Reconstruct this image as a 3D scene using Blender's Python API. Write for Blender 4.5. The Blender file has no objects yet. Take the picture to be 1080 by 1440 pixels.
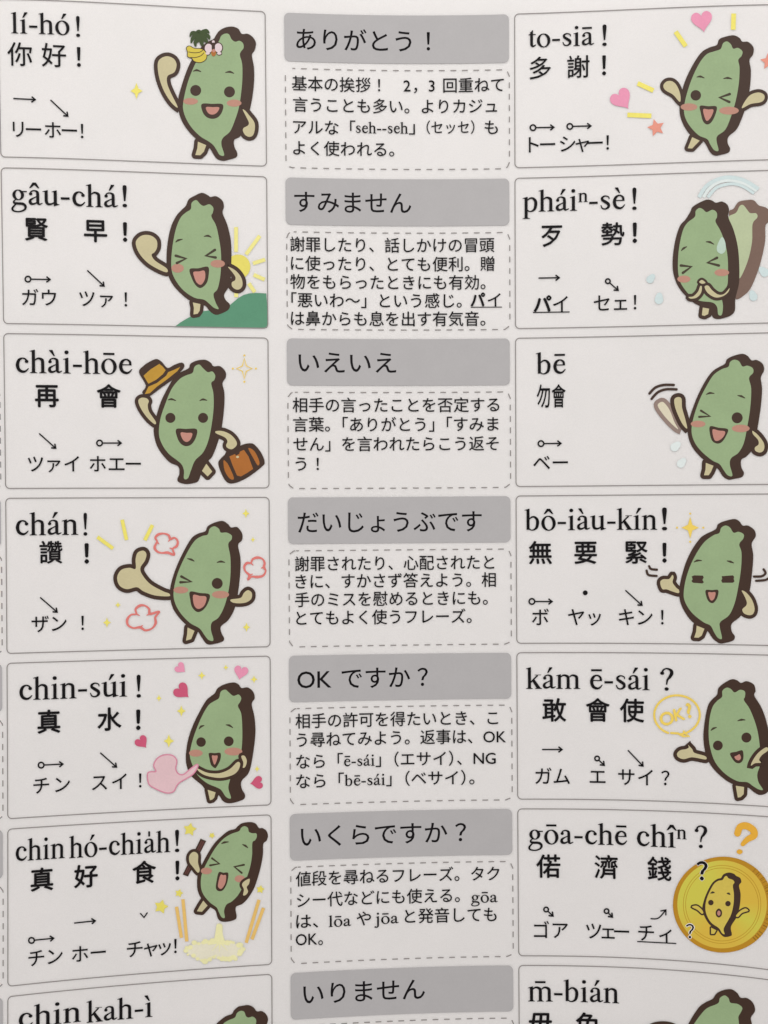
import bpy, bmesh, math, random
from mathutils import Vector

C = bpy.context.scene
COL = C.collection
random.seed(4)

# ------------------------------------------------------------------ camera, light, exposure
D = 0.25                       # lens to the lowest part of the sheet, metres
FPX = 1800.0                   # focal length in photo pixels (photo is 1080 x 1440)
cam_d = bpy.data.cameras.new('camera')
cam = bpy.data.objects.new('camera', cam_d)
COL.objects.link(cam)
cam.location = (0, 0, D)
cam_d.sensor_fit = 'HORIZONTAL'
cam_d.sensor_width = 36.0
cam_d.lens = 36.0 * FPX / 1080.0
cam_d.clip_start = 0.005
cam_d.clip_end = 50
C.camera = cam

world = bpy.data.worlds.new('World')
C.world = world
world.use_nodes = True
bg = world.node_tree.nodes['Background']
bg.inputs[0].default_value = (1.0, 0.925, 0.915, 1)
bg.inputs[1].default_value = 0.372

ld = bpy.data.lights.new('window_light', 'AREA')
ld.shape = 'RECTANGLE'
ld.size = 1.5
ld.size_y = 1.0
ld.energy = 9.2
ld.color = (1.0, 0.985, 0.955)
lo = bpy.data.objects.new('window_light', ld)
COL.objects.link(lo)
lo.location = (0.05, 0.55, 0.66)
lo.rotation_euler = (Vector((0, 0.0, 0)) - lo.location).to_track_quat('-Z', 'Y').to_euler()

C.view_settings.view_transform = 'Standard'
C.view_settings.look = 'None'
C.view_settings.exposure = 0.06
C.view_settings.gamma = 1.0
C.view_settings.use_curve_mapping = False
C.cycles.max_bounces = 8
C.cycles.transparent_max_bounces = 12
C.cycles.filter_width = 1.5

# ------------------------------------------------------------------ the bowed sheet
CV = [1.792, 1.851, 1.699, -3.483, -15.579, -5.536, -1.298, 30.173, -3.149, 0.121, 6.553, 3.923, 1.112, -4.264, 10.308]
CU = [0.157, 4.144, 0.098, 0.121, -2.785, 3.342, 0.132, 0.363, -1.441]

def warp(u, v):
    """printed layout coordinates -> where that spot of the bowed sheet appears (photo pixels)"""
    X = (u - 540) / 540.0
    Y = (v - 720) / 720.0
    px = u + sum(CU[i * 3 + j] * X ** i * Y ** j for i in range(3) for j in range(3))
    X = (px - 540) / 540.0
    X = max(-1.25, min(1.25, X))
    py = v + sum(CV[i * 3 + j] * X ** i * Y ** j for i in range(5) for j in range(3))
    return px, py

def unwarp(px, py):
    u, v = px, py
    for _ in range(8):
        a, b = warp(u, v)
        u += px - a
        v += py - b
    return u, v

def vscale(u, v):
    return (warp(u, v + 5)[1] - warp(u, v - 5)[1]) / 10.0

SC = [1.00257, 0.00910 * 0 + 0, 0, 0, 0]
def depth(px):
    """relative distance of the sheet from the lens: rows print larger where it bows up"""
    X = (px - 540) / 540.0
    X = max(-1.25, min(1.25, X))
    p = 1 + sum(CV[i * 3 + 1] * X ** i for i in range(5)) / 720.0
    return 1.0 / p

def to3d(px, py, h):
    t = D * depth(px) - h
    return Vector(((px - 540) / FPX * t, -(py - 720) / FPX * t, D - t))

# ------------------------------------------------------------------ materials
PAPER_SEEN = 226.0
def lin(c):
    c /= 255.0
    return c / 12.92 if c <= 0.04045 else ((c + 0.055) / 1.055) ** 2.4

def ink(name, r, g, b, rough=0.45, ref=PAPER_SEEN, grain=0.06, spec=0.2):
    k = 0.80 / lin(ref)
    base = [min(0.9, lin(x) * k) for x in (r, g, b)]
    m = bpy.data.materials.new(name)
    m.use_nodes = True
    nt = m.node_tree
    bs = nt.nodes['Principled BSDF']
    bs.inputs['Roughness'].default_value = rough
    bs.inputs['Specular IOR Level'].default_value = spec
    tc = nt.nodes.new('ShaderNodeTexCoord')
    geo = nt.nodes.new('ShaderNodeNewGeometry')
    n = nt.nodes.new('ShaderNodeTexNoise')
    n.inputs['Scale'].default_value = 2600
    n.inputs['Detail'].default_value = 3
    nt.links.new(geo.outputs['Position'], n.inputs['Vector'])
    n2 = nt.nodes.new('ShaderNodeTexNoise')
    n2.inputs['Scale'].default_value = 260
    n2.inputs['Detail'].default_value = 2
    nt.links.new(geo.outputs['Position'], n2.inputs['Vector'])
    add = nt.nodes.new('ShaderNodeMath')
    add.operation = 'ADD'
    nt.links.new(n.outputs['Fac'], add.inputs[0])
    nt.links.new(n2.outputs['Fac'], add.inputs[1])
    mr = nt.nodes.new('ShaderNodeMapRange')
    mr.inputs['From Min'].default_value = 0.6
    mr.inputs['From Max'].default_value = 1.4
    mr.inputs['To Min'].default_value = 1 - grain
    mr.inputs['To Max'].default_value = 1 + grain
    nt.links.new(add.outputs[0], mr.inputs['Value'])
    vm = nt.nodes.new('ShaderNodeVectorMath')
    vm.operation = 'SCALE'
    vm.inputs[0].default_value = base
    nt.links.new(mr.outputs[0], vm.inputs['Scale'])
    nt.links.new(vm.outputs[0], bs.inputs['Base Color'])
    return m

M = dict(
    black=ink('black_ink', 20, 18, 20, 0.5, grain=0.1, spec=0.1),
    brown=ink('brown_ink', 64, 47, 38),
    brown2=ink('pale_brown_ink', 118, 96, 85),
    green=ink('green_ink', 147, 170, 129),
    green2=ink('pale_green_ink', 178, 190, 154),
    brown3=ink('faded_brown_ink', 142, 124, 116),
    cream2=ink('faded_cream_ink', 212, 206, 182),
    cream=ink('cream_ink', 194, 186, 148),
    pink=ink('tongue_ink', 188, 135, 122),
    cheek=ink('blush_ink', 181, 135, 118),
    brow=ink('brow_ink', 66, 58, 44),
    grey=ink('grey_ink', 174, 173, 174, 0.5, grain=0.03),
    line=ink('line_ink', 137, 133, 131),
    yellow=ink('yellow_ink', 232, 222, 110),
    amber=ink('amber_ink', 234, 206, 98),
    heart=ink('light_pink_ink', 225, 147, 176),
    heart2=ink('deep_pink_ink', 199, 88, 119),
    puff=ink('pale_pink_ink', 219, 188, 193),
    puffline=ink('pink_line_ink', 210, 138, 160),
    salmon=ink('salmon_ink', 223, 147, 129),
    red=ink('red_line_ink', 216, 122, 116),
    blue=ink('pale_blue_ink', 200, 217, 218),
    blue2=ink('faint_blue_ink', 216, 226, 225),
    hill=ink('hill_green_ink', 88, 143, 114),
    sun=ink('sun_yellow_ink', 224, 214, 104),
    ray=ink('ray_yellow_ink', 232, 226, 142),
    gold=ink('hat_gold_ink', 186, 144, 54),
    orange=ink('bag_orange_ink', 167, 104, 47),
    palm=ink('palm_green_ink', 58, 74, 39),
    banana=ink('banana_ink', 205, 188, 73),
    petal=ink('petal_ink', 216, 200, 204),
    coin=ink('coin_gold_ink', 222, 190, 60),
    rim=ink('coin_rim_ink', 181, 133, 35),
    rib=ink('coin_rib_ink', 134, 97, 29),
    coinbean=ink('coin_bean_ink', 206, 186, 84),
    coinline=ink('coin_line_ink', 181, 139, 38),
    quest=ink('question_orange_ink', 223, 170, 61),
    stick=ink('fry_ink', 227, 189, 110),
    blast2=ink('blast_glow_ink', 224, 221, 200),
    blast=ink('blast_ink', 230, 228, 176),
    stick2=ink('chopstick_ink', 96, 60, 56),
    sweat=ink('sweat_ink', 182, 204, 190),
    white=ink('white_ink', 232, 228, 222),
)

def coin_material(cx, cy):
    m = ink('coin_gold_ink', 222, 190, 60)
    nt = m.node_tree
    bs = nt.nodes['Principled BSDF']
    geo = nt.nodes.new('ShaderNodeNewGeometry')
    sub = nt.nodes.new('ShaderNodeVectorMath')
    sub.operation = 'SUBTRACT'
    c = to3d(cx, cy, INK0)
    sub.inputs[1].default_value = c
    nt.links.new(geo.outputs['Position'], sub.inputs[0])
    gr = nt.nodes.new('ShaderNodeTexGradient')
    gr.gradient_type = 'RADIAL'
    nt.links.new(sub.outputs[0], gr.inputs[0])
    cr = nt.nodes.new('ShaderNodeValToRGB')
    el = cr.color_ramp.elements
    A = (0.68, 0.47, 0.06, 1)      # orange gold
    Y = (0.62, 0.58, 0.08, 1)      # lemon gold
    el[0].position = 0.0
    el[0].color = Y
    el[1].position = 1.0
    el[1].color = Y
    for p, q in ((0.16, A), (0.30, A), (0.42, Y), (0.52, A), (0.64, A), (0.80, Y)):
        e = el.new(p)
        e.color = q
    nt.links.new(gr.outputs['Fac'], cr.inputs[0])
    nt.links.new(cr.outputs[0], bs.inputs['Base Color'])
    return m

def white_leaf_material():
    m = bpy.data.materials.new('milky_white_plastic')
    m.use_nodes = True
    nt = m.node_tree
    bs = nt.nodes['Principled BSDF']
    bs.inputs['Roughness'].default_value = 0.6
    bs.inputs['Specular IOR Level'].default_value = 0.2
    bs.inputs['Subsurface Weight'].default_value = 0.8
    bs.inputs['Subsurface Radius'].default_value = (1.0, 1.0, 1.0)
    bs.inputs['Subsurface Scale'].default_value = 0.0008
    geo = nt.nodes.new('ShaderNodeNewGeometry')
    n = nt.nodes.new('ShaderNodeTexNoise')
    n.inputs['Scale'].default_value = 75
    n.inputs['Detail'].default_value = 4
    nt.links.new(geo.outputs['Position'], n.inputs['Vector'])
    cr = nt.nodes.new('ShaderNodeValToRGB')
    cr.color_ramp.elements[0].position = 0.3
    cr.color_ramp.elements[0].color = (0.852, 0.844, 0.838, 1)
    cr.color_ramp.elements[1].position = 0.7
    cr.color_ramp.elements[1].color = (0.874, 0.862, 0.858, 1)
    nt.links.new(n.outputs['Fac'], cr.inputs[0])
    n2 = nt.nodes.new('ShaderNodeTexNoise')
    n2.inputs['Scale'].default_value = 3500
    n2.inputs['Detail'].default_value = 2
    nt.links.new(geo.outputs['Position'], n2.inputs['Vector'])
    mr = nt.nodes.new('ShaderNodeMapRange')
    mr.inputs['To Min'].default_value = 0.955
    mr.inputs['To Max'].default_value = 1.045
    nt.links.new(n2.outputs['Fac'], mr.inputs['Value'])
    vm = nt.nodes.new('ShaderNodeVectorMath')
    vm.operation = 'SCALE'
    nt.links.new(cr.outputs[0], vm.inputs[0])
    nt.links.new(mr.outputs[0], vm.inputs['Scale'])
    nt.links.new(vm.outputs[0], bs.inputs['Base Color'])
    return m

def film_material():
    m = bpy.data.materials.new('clear_plastic_film')
    m.use_nodes = True
    nt = m.node_tree
    nt.nodes.remove(nt.nodes['Principled BSDF'])
    out = nt.nodes['Material Output']
    tr = nt.nodes.new('ShaderNodeBsdfTransparent')
    tr.inputs[0].default_value = (0.995, 0.995, 0.994, 1)
    gl = nt.nodes.new('ShaderNodeBsdfGlossy')
    gl.inputs['Roughness'].default_value = 0.22
    fr = nt.nodes.new('ShaderNodeFresnel')
    fr.inputs[0].default_value = 1.17
    mx = nt.nodes.new('ShaderNodeMixShader')
    nt.links.new(fr.outputs[0], mx.inputs[0])
    nt.links.new(tr.outputs[0], mx.inputs[1])
    nt.links.new(gl.outputs[0], mx.inputs[2])
    nt.links.new(mx.outputs[0], out.inputs['Surface'])
    return m

def table_material():
    m = bpy.data.materials.new('table_wood')
    m.use_nodes = True
    nt = m.node_tree
    bs = nt.nodes['Principled BSDF']
    bs.inputs['Roughness'].default_value = 0.5
    tc = nt.nodes.new('ShaderNodeTexCoord')
    mp = nt.nodes.new('ShaderNodeMapping')
    mp.inputs['Scale'].default_value = (4, 40, 4)
    n = nt.nodes.new('ShaderNodeTexNoise')
    n.inputs['Scale'].default_value = 3
    n.inputs['Detail'].default_value = 6
    cr = nt.nodes.new('ShaderNodeValToRGB')
    cr.color_ramp.elements[0].color = (0.42, 0.31, 0.22, 1)
    cr.color_ramp.elements[1].color = (0.58, 0.46, 0.35, 1)
    nt.links.new(tc.outputs['Object'], mp.inputs[0])
    nt.links.new(mp.outputs[0], n.inputs['Vector'])
    nt.links.new(n.outputs['Fac'], cr.inputs[0])
    nt.links.new(cr.outputs[0], bs.inputs['Base Color'])
    return m

# ------------------------------------------------------------------ mesh collector in print space
FILM = 0.00005
INK0 = 0.000090
STEP = 0.000007
ORG = {}

class MB:
    """collects flat printed shapes (photo pixels + layer number), then maps them onto the bowed sheet"""
    def __init__(self):
        self.bm = bmesh.new()
        self.mats = []
        self.k = 0
    def mi(self, mat):
        if mat not in self.mats:
            self.mats.append(mat)
        return self.mats.index(mat)
    def lift(self, layer):
        self.k += 1
        return INK0 + layer * STEP + (self.k % 12) * 4e-7
    def poly(self, pts, mat, layer):
        h = self.lift(layer)
        vs = []
        for p in pts:
            if not vs or (abs(p[0] - vs[-1].co.x) + abs(p[1] - vs[-1].co.y)) > 1e-4:
                vs.append(self.bm.verts.new((p[0], p[1], h)))
        if len(vs) < 3:
            return
        f = self.bm.faces.new(vs)
        f.material_index = self.mi(mat)
    def quads(self, A, B, mat, layer, closed=False):
        h = self.lift(layer)
        n = len(A)
        va = [self.bm.verts.new((A[i][0], A[i][1], h + i * 1e-8)) for i in range(n)]
        vb = [self.bm.verts.new((B[i][0], B[i][1], h + i * 1e-8)) for i in range(n)]
        m = self.mi(mat)
        for i in range(n if closed else n - 1):
            j = (i + 1) % n
            f = self.bm.faces.new((va[i], va[j], vb[j], vb[i]))
            f.material_index = m
    def mesh(self, verts, faces, mat, layer):
        h = self.lift(layer)
        vs = [self.bm.verts.new((x, y, h)) for x, y in verts]
        m = self.mi(mat)
        for f in faces:
            try:
                self.bm.faces.new([vs[i] for i in f]).material_index = m
            except ValueError:
                pass
    # ---- shapes
    def ell(self, cx, cy, rx, ry, mat, layer, rot=0, n=40):
        c, s = math.cos(rot), math.sin(rot)
        self.poly([(cx + rx * math.cos(a) * c - ry * math.sin(a) * s, cy + rx * math.cos(a) * s + ry * math.sin(a) * c)
                   for a in [2 * math.pi * i / n for i in range(n)]], mat, layer)
    def ring(self, cx, cy, rx, ry, w, mat, layer, n=64):
        A, B = [], []
        for i in range(n):
            a = 2 * math.pi * i / n
            A.append((cx + (rx + w / 2) * math.cos(a), cy + (ry + w / 2) * math.sin(a)))
            B.append((cx + (rx - w / 2) * math.cos(a), cy + (ry - w / 2) * math.sin(a)))
        self.quads(A, B, mat, layer, True)
    def stroke(self, pts, w, mat, layer, closed=False, caps=True, smooth=True):
        ws = w if isinstance(w, (list, tuple)) else [w] * len(pts)
        if smooth and len(pts) > 2:
            pts, ws = curve(pts, closed, 6, ws)
        A, B = sides(pts, ws, closed)
        self.quads(A, B, mat, layer, closed)
        if caps and not closed:
            for e in (0, -1):
                if ws[e] > 0.4:
                    self.ell(pts[e][0], pts[e][1], ws[e] / 2, ws[e] / 2, mat, layer, n=14)
    def build(self, name, parent, cuts=16.0, label=None):
        bm = self.bm
        if cuts:
            xs = [v.co.x for v in bm.verts]
            x = math.floor(min(xs) / cuts) * cuts + cuts
            while x < max(xs):
                g = list(bm.verts) + list(bm.edges) + list(bm.faces)
                bmesh.ops.bisect_plane(bm, geom=g, dist=1e-6, plane_co=(x + 0.137, 0, 0), plane_no=(1, 0, 0))
                x += cuts
        for v in bm.verts:
            v.co = to3d(v.co.x, v.co.y, v.co.z)
        bmesh.ops.recalc_face_normals(bm, faces=bm.faces)
        for f in bm.faces:
            f.normal_update()
            if f.normal.z < 0:
                f.normal_flip()
        c = Vector((0, 0, 0))
        for v in bm.verts:
            c += v.co
        c /= max(1, len(bm.verts))
        for v in bm.verts:
            v.co -= c
        me = bpy.data.meshes.new(name)
        bm.to_mesh(me)
        bm.free()
        for m in self.mats:
            me.materials.append(m)
        ob = bpy.data.objects.new(name, me)
        COL.objects.link(ob)
        ob.parent = parent
        ob.location = c - (ORG[parent.name] if parent else Vector((0, 0, 0)))
        ORG[ob.name] = c
        if label:
            ob['label'] = label
        return ob

def curve(pts, closed, n, ws=None):
    """Catmull-Rom through the points"""
    N = len(pts)
    out, ow = [], []
    for i in range(N if closed else N - 1):
        if closed:
            p = [pts[(i + k - 1) % N] for k in range(4)]
        else:
            p = [pts[max(0, min(N - 1, i + k - 1))] for k in range(4)]
        for k in range(n):
            t = k / n
            q = []
            for d in (0, 1):
                a, b, c_, e = p[0][d], p[1][d], p[2][d], p[3][d]
                q.append(0.5 * (2 * b + (c_ - a) * t + (2 * a - 5 * b + 4 * c_ - e) * t * t + (3 * b - a - 3 * c_ + e) * t ** 3))
            out.append((q[0], q[1]))
            if ws:
                ow.append(ws[i] + (ws[(i + 1) % N] - ws[i]) * t)
    if not closed:
        out.append(pts[-1])
        if ws:
            ow.append(ws[-1])
    return (out, ow) if ws else out

def sides(pts, ws, closed):
    A, B = [], []
    N = len(pts)
    for i in range(N):
        if closed:
            a, b = pts[i - 1], pts[(i + 1) % N]
        else:
            a, b = pts[max(0, i - 1)], pts[min(N - 1, i + 1)]
        dx, dy = b[0] - a[0], b[1] - a[1]
        L = math.hypot(dx, dy) or 1
        nx, ny = -dy / L, dx / L
        m = 1.0
        if (closed or 0 < i < N - 1):
            ex, ey = pts[i][0] - pts[i - 1][0], pts[i][1] - pts[i - 1][1]
            l2 = math.hypot(ex, ey) or 1
            cosv = abs((-ey / l2) * nx + (ex / l2) * ny)
            m = 1 / max(0.75, cosv)
        A.append((pts[i][0] + nx * ws[i] / 2 * m, pts[i][1] + ny * ws[i] / 2 * m))
        B.append((pts[i][0] - nx * ws[i] / 2 * m, pts[i][1] - ny * ws[i] / 2 * m))
    return A, B

# ------------------------------------------------------------------ lettering
GL = {}
_tmp = bpy.data.curves.new('tmp_text', 'FONT')
_tob = bpy.data.objects.new('tmp_text', _tmp)
COL.objects.link(_tob)
def glyph(ch, off=0.0):
    key = (ch, off)
    if key not in GL:
        _tmp.body = ch
        _tmp.size = 1
        _tmp.offset = off
        _tmp.resolution_u = 3
        bpy.context.view_layer.update()
        dg = bpy.context.evaluated_depsgraph_get()
        me = bpy.data.meshes.new_from_object(_tob.evaluated_get(dg))
        vs = [(v.co.x, v.co.y) for v in me.vertices]
        fs = [tuple(p.vertices) for p in me.polygons]
        bpy.data.meshes.remove(me)
        GL[key] = (vs, fs)
    return GL[key]

LAT = {'O': .82, 'K': .69, 'N': .76, 'G': .74, '2': .56, '3': .56, ' ': .33, '\u3000': 1.0}

class Pen:
    """a spot on the print; local em coordinates follow the rows of the bowed sheet"""
    def __init__(self, px, py):
        self.u, self.v = unwarp(px, py)
        self.s = vscale(self.u, self.v)
    def at(self, dx, dy):
        return warp(self.u + dx, self.v - dy / self.s)

# serif letters drawn as pen strokes, 1000 units to the em
def _circ(cx, cy, r, n=18):
    return [(cx + r * math.cos(2 * math.pi * i / n), cy + r * math.sin(2 * math.pi * i / n)) for i in range(n)]
def _foot(x, w=84, l=66, r=66):
    return ('P', [(x - l, 0), (x + w + r, 0), (x + w + r, 16), (x + w + 12, 30), (x + w, 52), (x, 52), (x - 12, 30), (x - l, 16)])
def _flag(x, y, w=84):
    return ('P', [(x + w, y + 12), (x + w - 14, y + 12), (x - 62, y - 28), (x - 62, y - 44), (x - 20, y - 38), (x, y - 52), (x, y - 90), (x + w, y - 90)])
def _stem(x, y0, y1, w=84):
    return ('P', [(x, y0), (x + w, y0), (x + w, y1), (x, y1)])
def _arch(x0, x1):
    return ('S', [(x0, 372), (x0 + 60, 420), (x0 + 130, 428), (x1 - 12, 380), (x1, 270)], [20, 44, 62, 80, 84])
_a = [('S', [(92, 342), (104, 400), (190, 436), (285, 400), (302, 310), (302, 110), (318, 48), (360, 36), (440, 72)], [40, 34, 36, 66, 80, 80, 62, 44, 14]),
      ('C', [(94, 338, 46)]),
      ('S', [(302, 272), (190, 222), (92, 160), (76, 96), (112, 46), (190, 44), (302, 100)], [24, 30, 62, 82, 76, 50, 26])]
_bowl = lambda x: [('S', [(x, 352), (x + 70, 415), (x + 160, 420), (x + 240, 340), (x + 255, 225), (x + 220, 85), (x + 130, 18), (x + 50, 14), (x, 50)], [18, 42, 58, 80, 88, 72, 40, 32, 30])]
SERIF = {
    'i': (278, [_stem(94, 30, 400), _flag(94, 448), _foot(94)]),
    'l': (278, [_stem(94, 30, 640), _flag(94, 671), _foot(94)]),
    'h': (500, [_stem(70, 30, 640), _flag(70, 671), _foot(70, l=62, r=60), _arch(154, 380), _stem(338, 30, 280), _foot(338, l=60, r=66)]),
    'n': (500, [_stem(74, 30, 400), _flag(74, 448), _foot(74, l=58, r=60), _arch(158, 384), _stem(342, 30, 280), _foot(342, l=60, r=62)]),
    'm': (778, [_stem(74, 30, 400), _flag(74, 448), _foot(74, l=58, r=56), _arch(158, 390), _stem(348, 30, 280), _foot(348, l=56, r=56),
                _arch(432, 664), _stem(622, 30, 280), _foot(622, l=56, r=64)]),
    'u': (500, [_flag(66, 448), ('S', [(108, 400), (108, 150), (140, 62), (215, 42), (300, 70), (345, 110)], [84, 84, 78, 60, 40, 20]), _stem(332, 60, 400), _flag(332, 448),
                ('P', [(332, 80), (332, 0), (346, -10), (490, 38), (490, 54), (440, 54), (416, 80)])]),
    'o': (500, [('O', 250, 222, 221, 236, 130, 204)]),
    'c': (444, [('S', [(360, 330), (330, 400), (235, 432), (135, 375), (92, 235), (135, 95), (245, 38), (335, 62), (412, 140)], [40, 44, 40, 76, 92, 84, 72, 46, 14]), ('C', [(358, 338, 48)])]),
    'e': (444, [('P', [(110, 262), (400, 262), (400, 294), (110, 294)]),
                ('S', [(370, 280), (352, 380), (245, 436), (135, 375), (90, 235), (135, 95), (245, 38), (335, 62), (416, 150)], [64, 56, 40, 74, 90, 84, 72, 46, 14])]),
    'a': (444, _a),
    'b': (500, [_stem(66, 20, 640), _flag(66, 671)] + _bowl(150)),
    'p': (500, [_stem(76, -180, 400), _flag(76, 452), ('P', [(10, -217), (236, -217), (236, -201), (172, -190), (160, -165), (76, -165), (66, -190), (10, -201)])] + _bowl(160)),
    's': (389, [('S', [(318, 330), (300, 395), (195, 428), (105, 380), (112, 310), (195, 250), (290, 180), (300, 95), (215, 32), (110, 50), (60, 150)], [16, 30, 40, 60, 78, 88, 86, 70, 46, 38, 16])]),
    't': (278, [('S', [(124, 520), (124, 140), (140, 60), (195, 42), (266, 90)], [84, 84, 76, 56, 16]), ('P', [(82, 500), (166, 520), (166, 579), (152, 579), (82, 480)]),
                ('P', [(22, 418), (258, 418), (258, 450), (60, 450), (22, 430)])]),
    'k': (500, [_stem(70, 30, 640), _flag(70, 671), _foot(70, l=62, r=56), ('S', [(154, 205), (250, 310), (370, 425)], [34, 36, 40]), ('P', [(280, 433), (474, 433), (474, 450), (280, 450)]),
                ('P', [(196, 258), (252, 318), (452, 40), (505, 16), (505, 0), (290, 0), (290, 16), (340, 28)])]),
    'j': (278, [('S', [(140, 400), (140, -60), (125, -150), (70, -196), (0, -190)], [84, 84, 70, 44, 36]), _flag(98, 448), ('C', [(-4, -174, 42)])]),
    'g': (500, [('O', 228, 300, 168, 158, 84, 130), ('P', [(330, 400), (350, 420), (478, 420), (478, 384), (370, 384)]),
                ('S', [(150, 160), (96, 108), (112, 62), (200, 46), (360, 34), (438, -40), (400, -140), (250, -196), (90, -176), (50, -104), (120, -10), (180, 36)], [22, 40, 60, 74, 78, 66, 48, 40, 46, 54, 40, 24])]),
    '-': (333, [('P', [(40, 192), (292, 192), (292, 262), (40, 262)])]),
    '!': (333, [('P', [(152, 178), (182, 178), (214, 560), (214, 620), (204, 658), (167, 676), (130, 658), (120, 620), (120, 560)]), ('C', [(167, 42, 54)])]),
    '?': (444, [('S', [(98, 520), (130, 610), (225, 652), (330, 600), (350, 510), (300, 400), (236, 310), (214, 168)], [46, 40, 40, 74, 88, 70, 44, 22]), ('C', [(98, 512, 50), (214, 42, 52)])]),
    ' ': (250, []),
}
MARK = {
    'acute': [('P', [(-28, 506), (2, 506), (128, 660), (122, 682), (40, 682)])],
    'grave': [('P', [(28, 506), (-2, 506), (-128, 660), (-122, 682), (-40, 682)])],
    'circ': [('P', [(-148, 510), (-112, 510), (0, 606), (112, 510), (148, 510), (46, 676), (-46, 676)])],
    'macron': [('P', [(-158, 560), (158, 560), (158, 622), (-158, 622)])],
    'dot': [('C', [(0, 618, 56)])],
    'vert': [('P', [(-26, 520), (26, 520), (26, 680), (-26, 680)])],
}
MID = {'a': 205, 'e': 240, 'o': 250, 'i': 136, 'u': 240, 'm': 390}
ACC = {'á': ('a', 'acute'), 'à': ('a', 'grave'), 'â': ('a', 'circ'), 'ā': ('a', 'macron'), 'é': ('e', 'acute'), 'è': ('e', 'grave'), 'ē': ('e', 'macron'),
       'ó': ('o', 'acute'), 'ô': ('o', 'circ'), 'ō': ('o', 'macron'), 'í': ('i', 'acute'), 'ì': ('i', 'grave'), 'î': ('i', 'circ'), 'ú': ('u', 'acute'),
       'ṁ': ('m', 'macron'), 'ȧ': ('a', 'vert')}

def serif_shapes(ch):
    """-> advance, list of (kind, data)"""
    if ch == 'ⁿ':
        out = []
        for s in SERIF['n'][1]:
            if s[0] == 'P':
                out.append(('P', [(x * .62, y * .62 + 262) for x, y in s[1]]))
            else:
                out.append(('S', [(x * .62, y * .62 + 262) for x, y in s[1]], [w * .66 for w in s[2]]))
        return 310, out
    if ch == 'i':
        return 278, SERIF['i'][1] + [('C', [(132, 618, 56)])]
    if ch == 'j':
        return 278, SERIF['j'][1] + [('C', [(138, 618, 56)])]
    if ch in ACC:
        b, m = ACC[ch]
        adv, sh = SERIF[b]
        dx = MID[b]
        mk = []
        for s in MARK[m]:
            if s[0] == 'P':
                mk.append(('P', [(x + dx, y) for x, y in s[1]]))
            else:
                mk.append(('C', [(x + dx, y, r) for x, y, r in s[1]]))
        return adv, list(sh) + mk
    return SERIF[ch]

def serif_prims(ch):
    adv, shapes = serif_shapes(ch)
    out = []
    for s in shapes:
        if s[0] == 'P':
            out.append(('poly', s[1]))
        elif s[0] == 'C':
            for x, y, r in s[1]:
                out.append(('poly', _circ(x, y, r)))
        elif s[0] == 'O':
            _, cx, cy, rx, ry, ix, iy = s
            n = 40
            A = [(cx + rx * math.cos(2 * math.pi * i / n), cy + ry * math.sin(2 * math.pi * i / n)) for i in range(n)]
            t = 0.12
            B = []
            for i in range(n):
                a = 2 * math.pi * i / n
                x, y = ix * math.cos(a), iy * math.sin(a)
                B.append((cx + x * math.cos(t) - y * math.sin(t), cy + x * math.sin(t) + y * math.cos(t)))
            out.append(('ring', A, B))
        else:
            p, w = curve(s[1], False, 7, s[2])
            A, B = sides(p, w, False)
            out.append(('strip', A, B))
    return adv, out

def lay(text, off=0.0):
    """natural layout in em units -> list of (draw prims); serif inside braces"""
    items = []
    x = 0.0
    ser = False
    prev = ''
    for ch in text:
        if ch == '{':
            ser = True
            continue
        if ch == '}':
            ser = False
            continue
        if ser:
            adv, pr = serif_prims(ch)
            items.append(('ser', x, pr, 0.001 * 1.04))
            x += adv * 0.001 * 1.04
        elif ch in LAT:
            if ch not in ' \u3000':
                items.append(('gl', x, glyph(ch, off)))
            x += LAT[ch]
        else:
            if prev and prev in '。」）、' and ch in '「（、。':
                x -= 0.5
            g = glyph(ch, off)
            if ch in '！？':
                xs = [p[0] for p in g[0]]
                items.append(('gl', x + 0.5 - (min(xs) + max(xs)) / 2, g))
            elif ch == '，':
                items.append(('gl', x, g))
            else:
                items.append(('gl', x, g))
            x += 1.0
        prev = ch
    return items

def extent(items):
    lo, hi = 1e9, -1e9
    for it in items:
        if it[0] == 'gl':
            xs = [it[1] + p[0] for p in it[2][0]]
        else:
            xs = []
            for pr in it[2]:
                for L in pr[1:]:
                    xs += [it[1] + p[0] * it[3] for p in L]
        if xs:
            lo, hi = min(lo, min(xs)), max(hi, max(xs))
    return lo, hi

def strike(off):
    return [(0.0, 0.0)] if off <= 0.001 else [(-off, 0), (off, 0), (0, off), (0, -off)]

def draw_items(mb, items, pen, ox, kx, ky, mat, layer):
    for it in items:
        if it[0] == 'gl':
            mb.mesh([pen.at((it[1] + x - ox) * kx, y * ky) for x, y in it[2][0]], it[2][1], mat, layer)
        else:
            f = lambda p: pen.at((it[1] + p[0] * it[3] - ox) * kx, p[1] * it[3] * ky)
            for pr in it[2]:
                if pr[0] == 'poly':
                    mb.poly([f(p) for p in pr[1]], mat, layer)
                else:
                    mb.quads([f(p) for p in pr[1]], [f(p) for p in pr[2]], mat, layer, pr[0] == 'ring')

def text_line(mb, text, x0, x1, cy, em, mat=None, layer=3, off=0.0, base=False):
    """a line of lettering whose ink runs from x0 to x1; cy is the em centre at x0 (or the baseline)"""
    items = lay(text)
    lo, hi = extent(items)
    kx = (x1 - x0) / (hi - lo)
    for dx, dy in strike(off + 0.007):
        pen = Pen(x0 + dx * em, (cy if base else cy + 0.38 * em) + dy * em)
        draw_items(mb, items, pen, lo, kx, em, mat or M['black'], layer)

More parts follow.
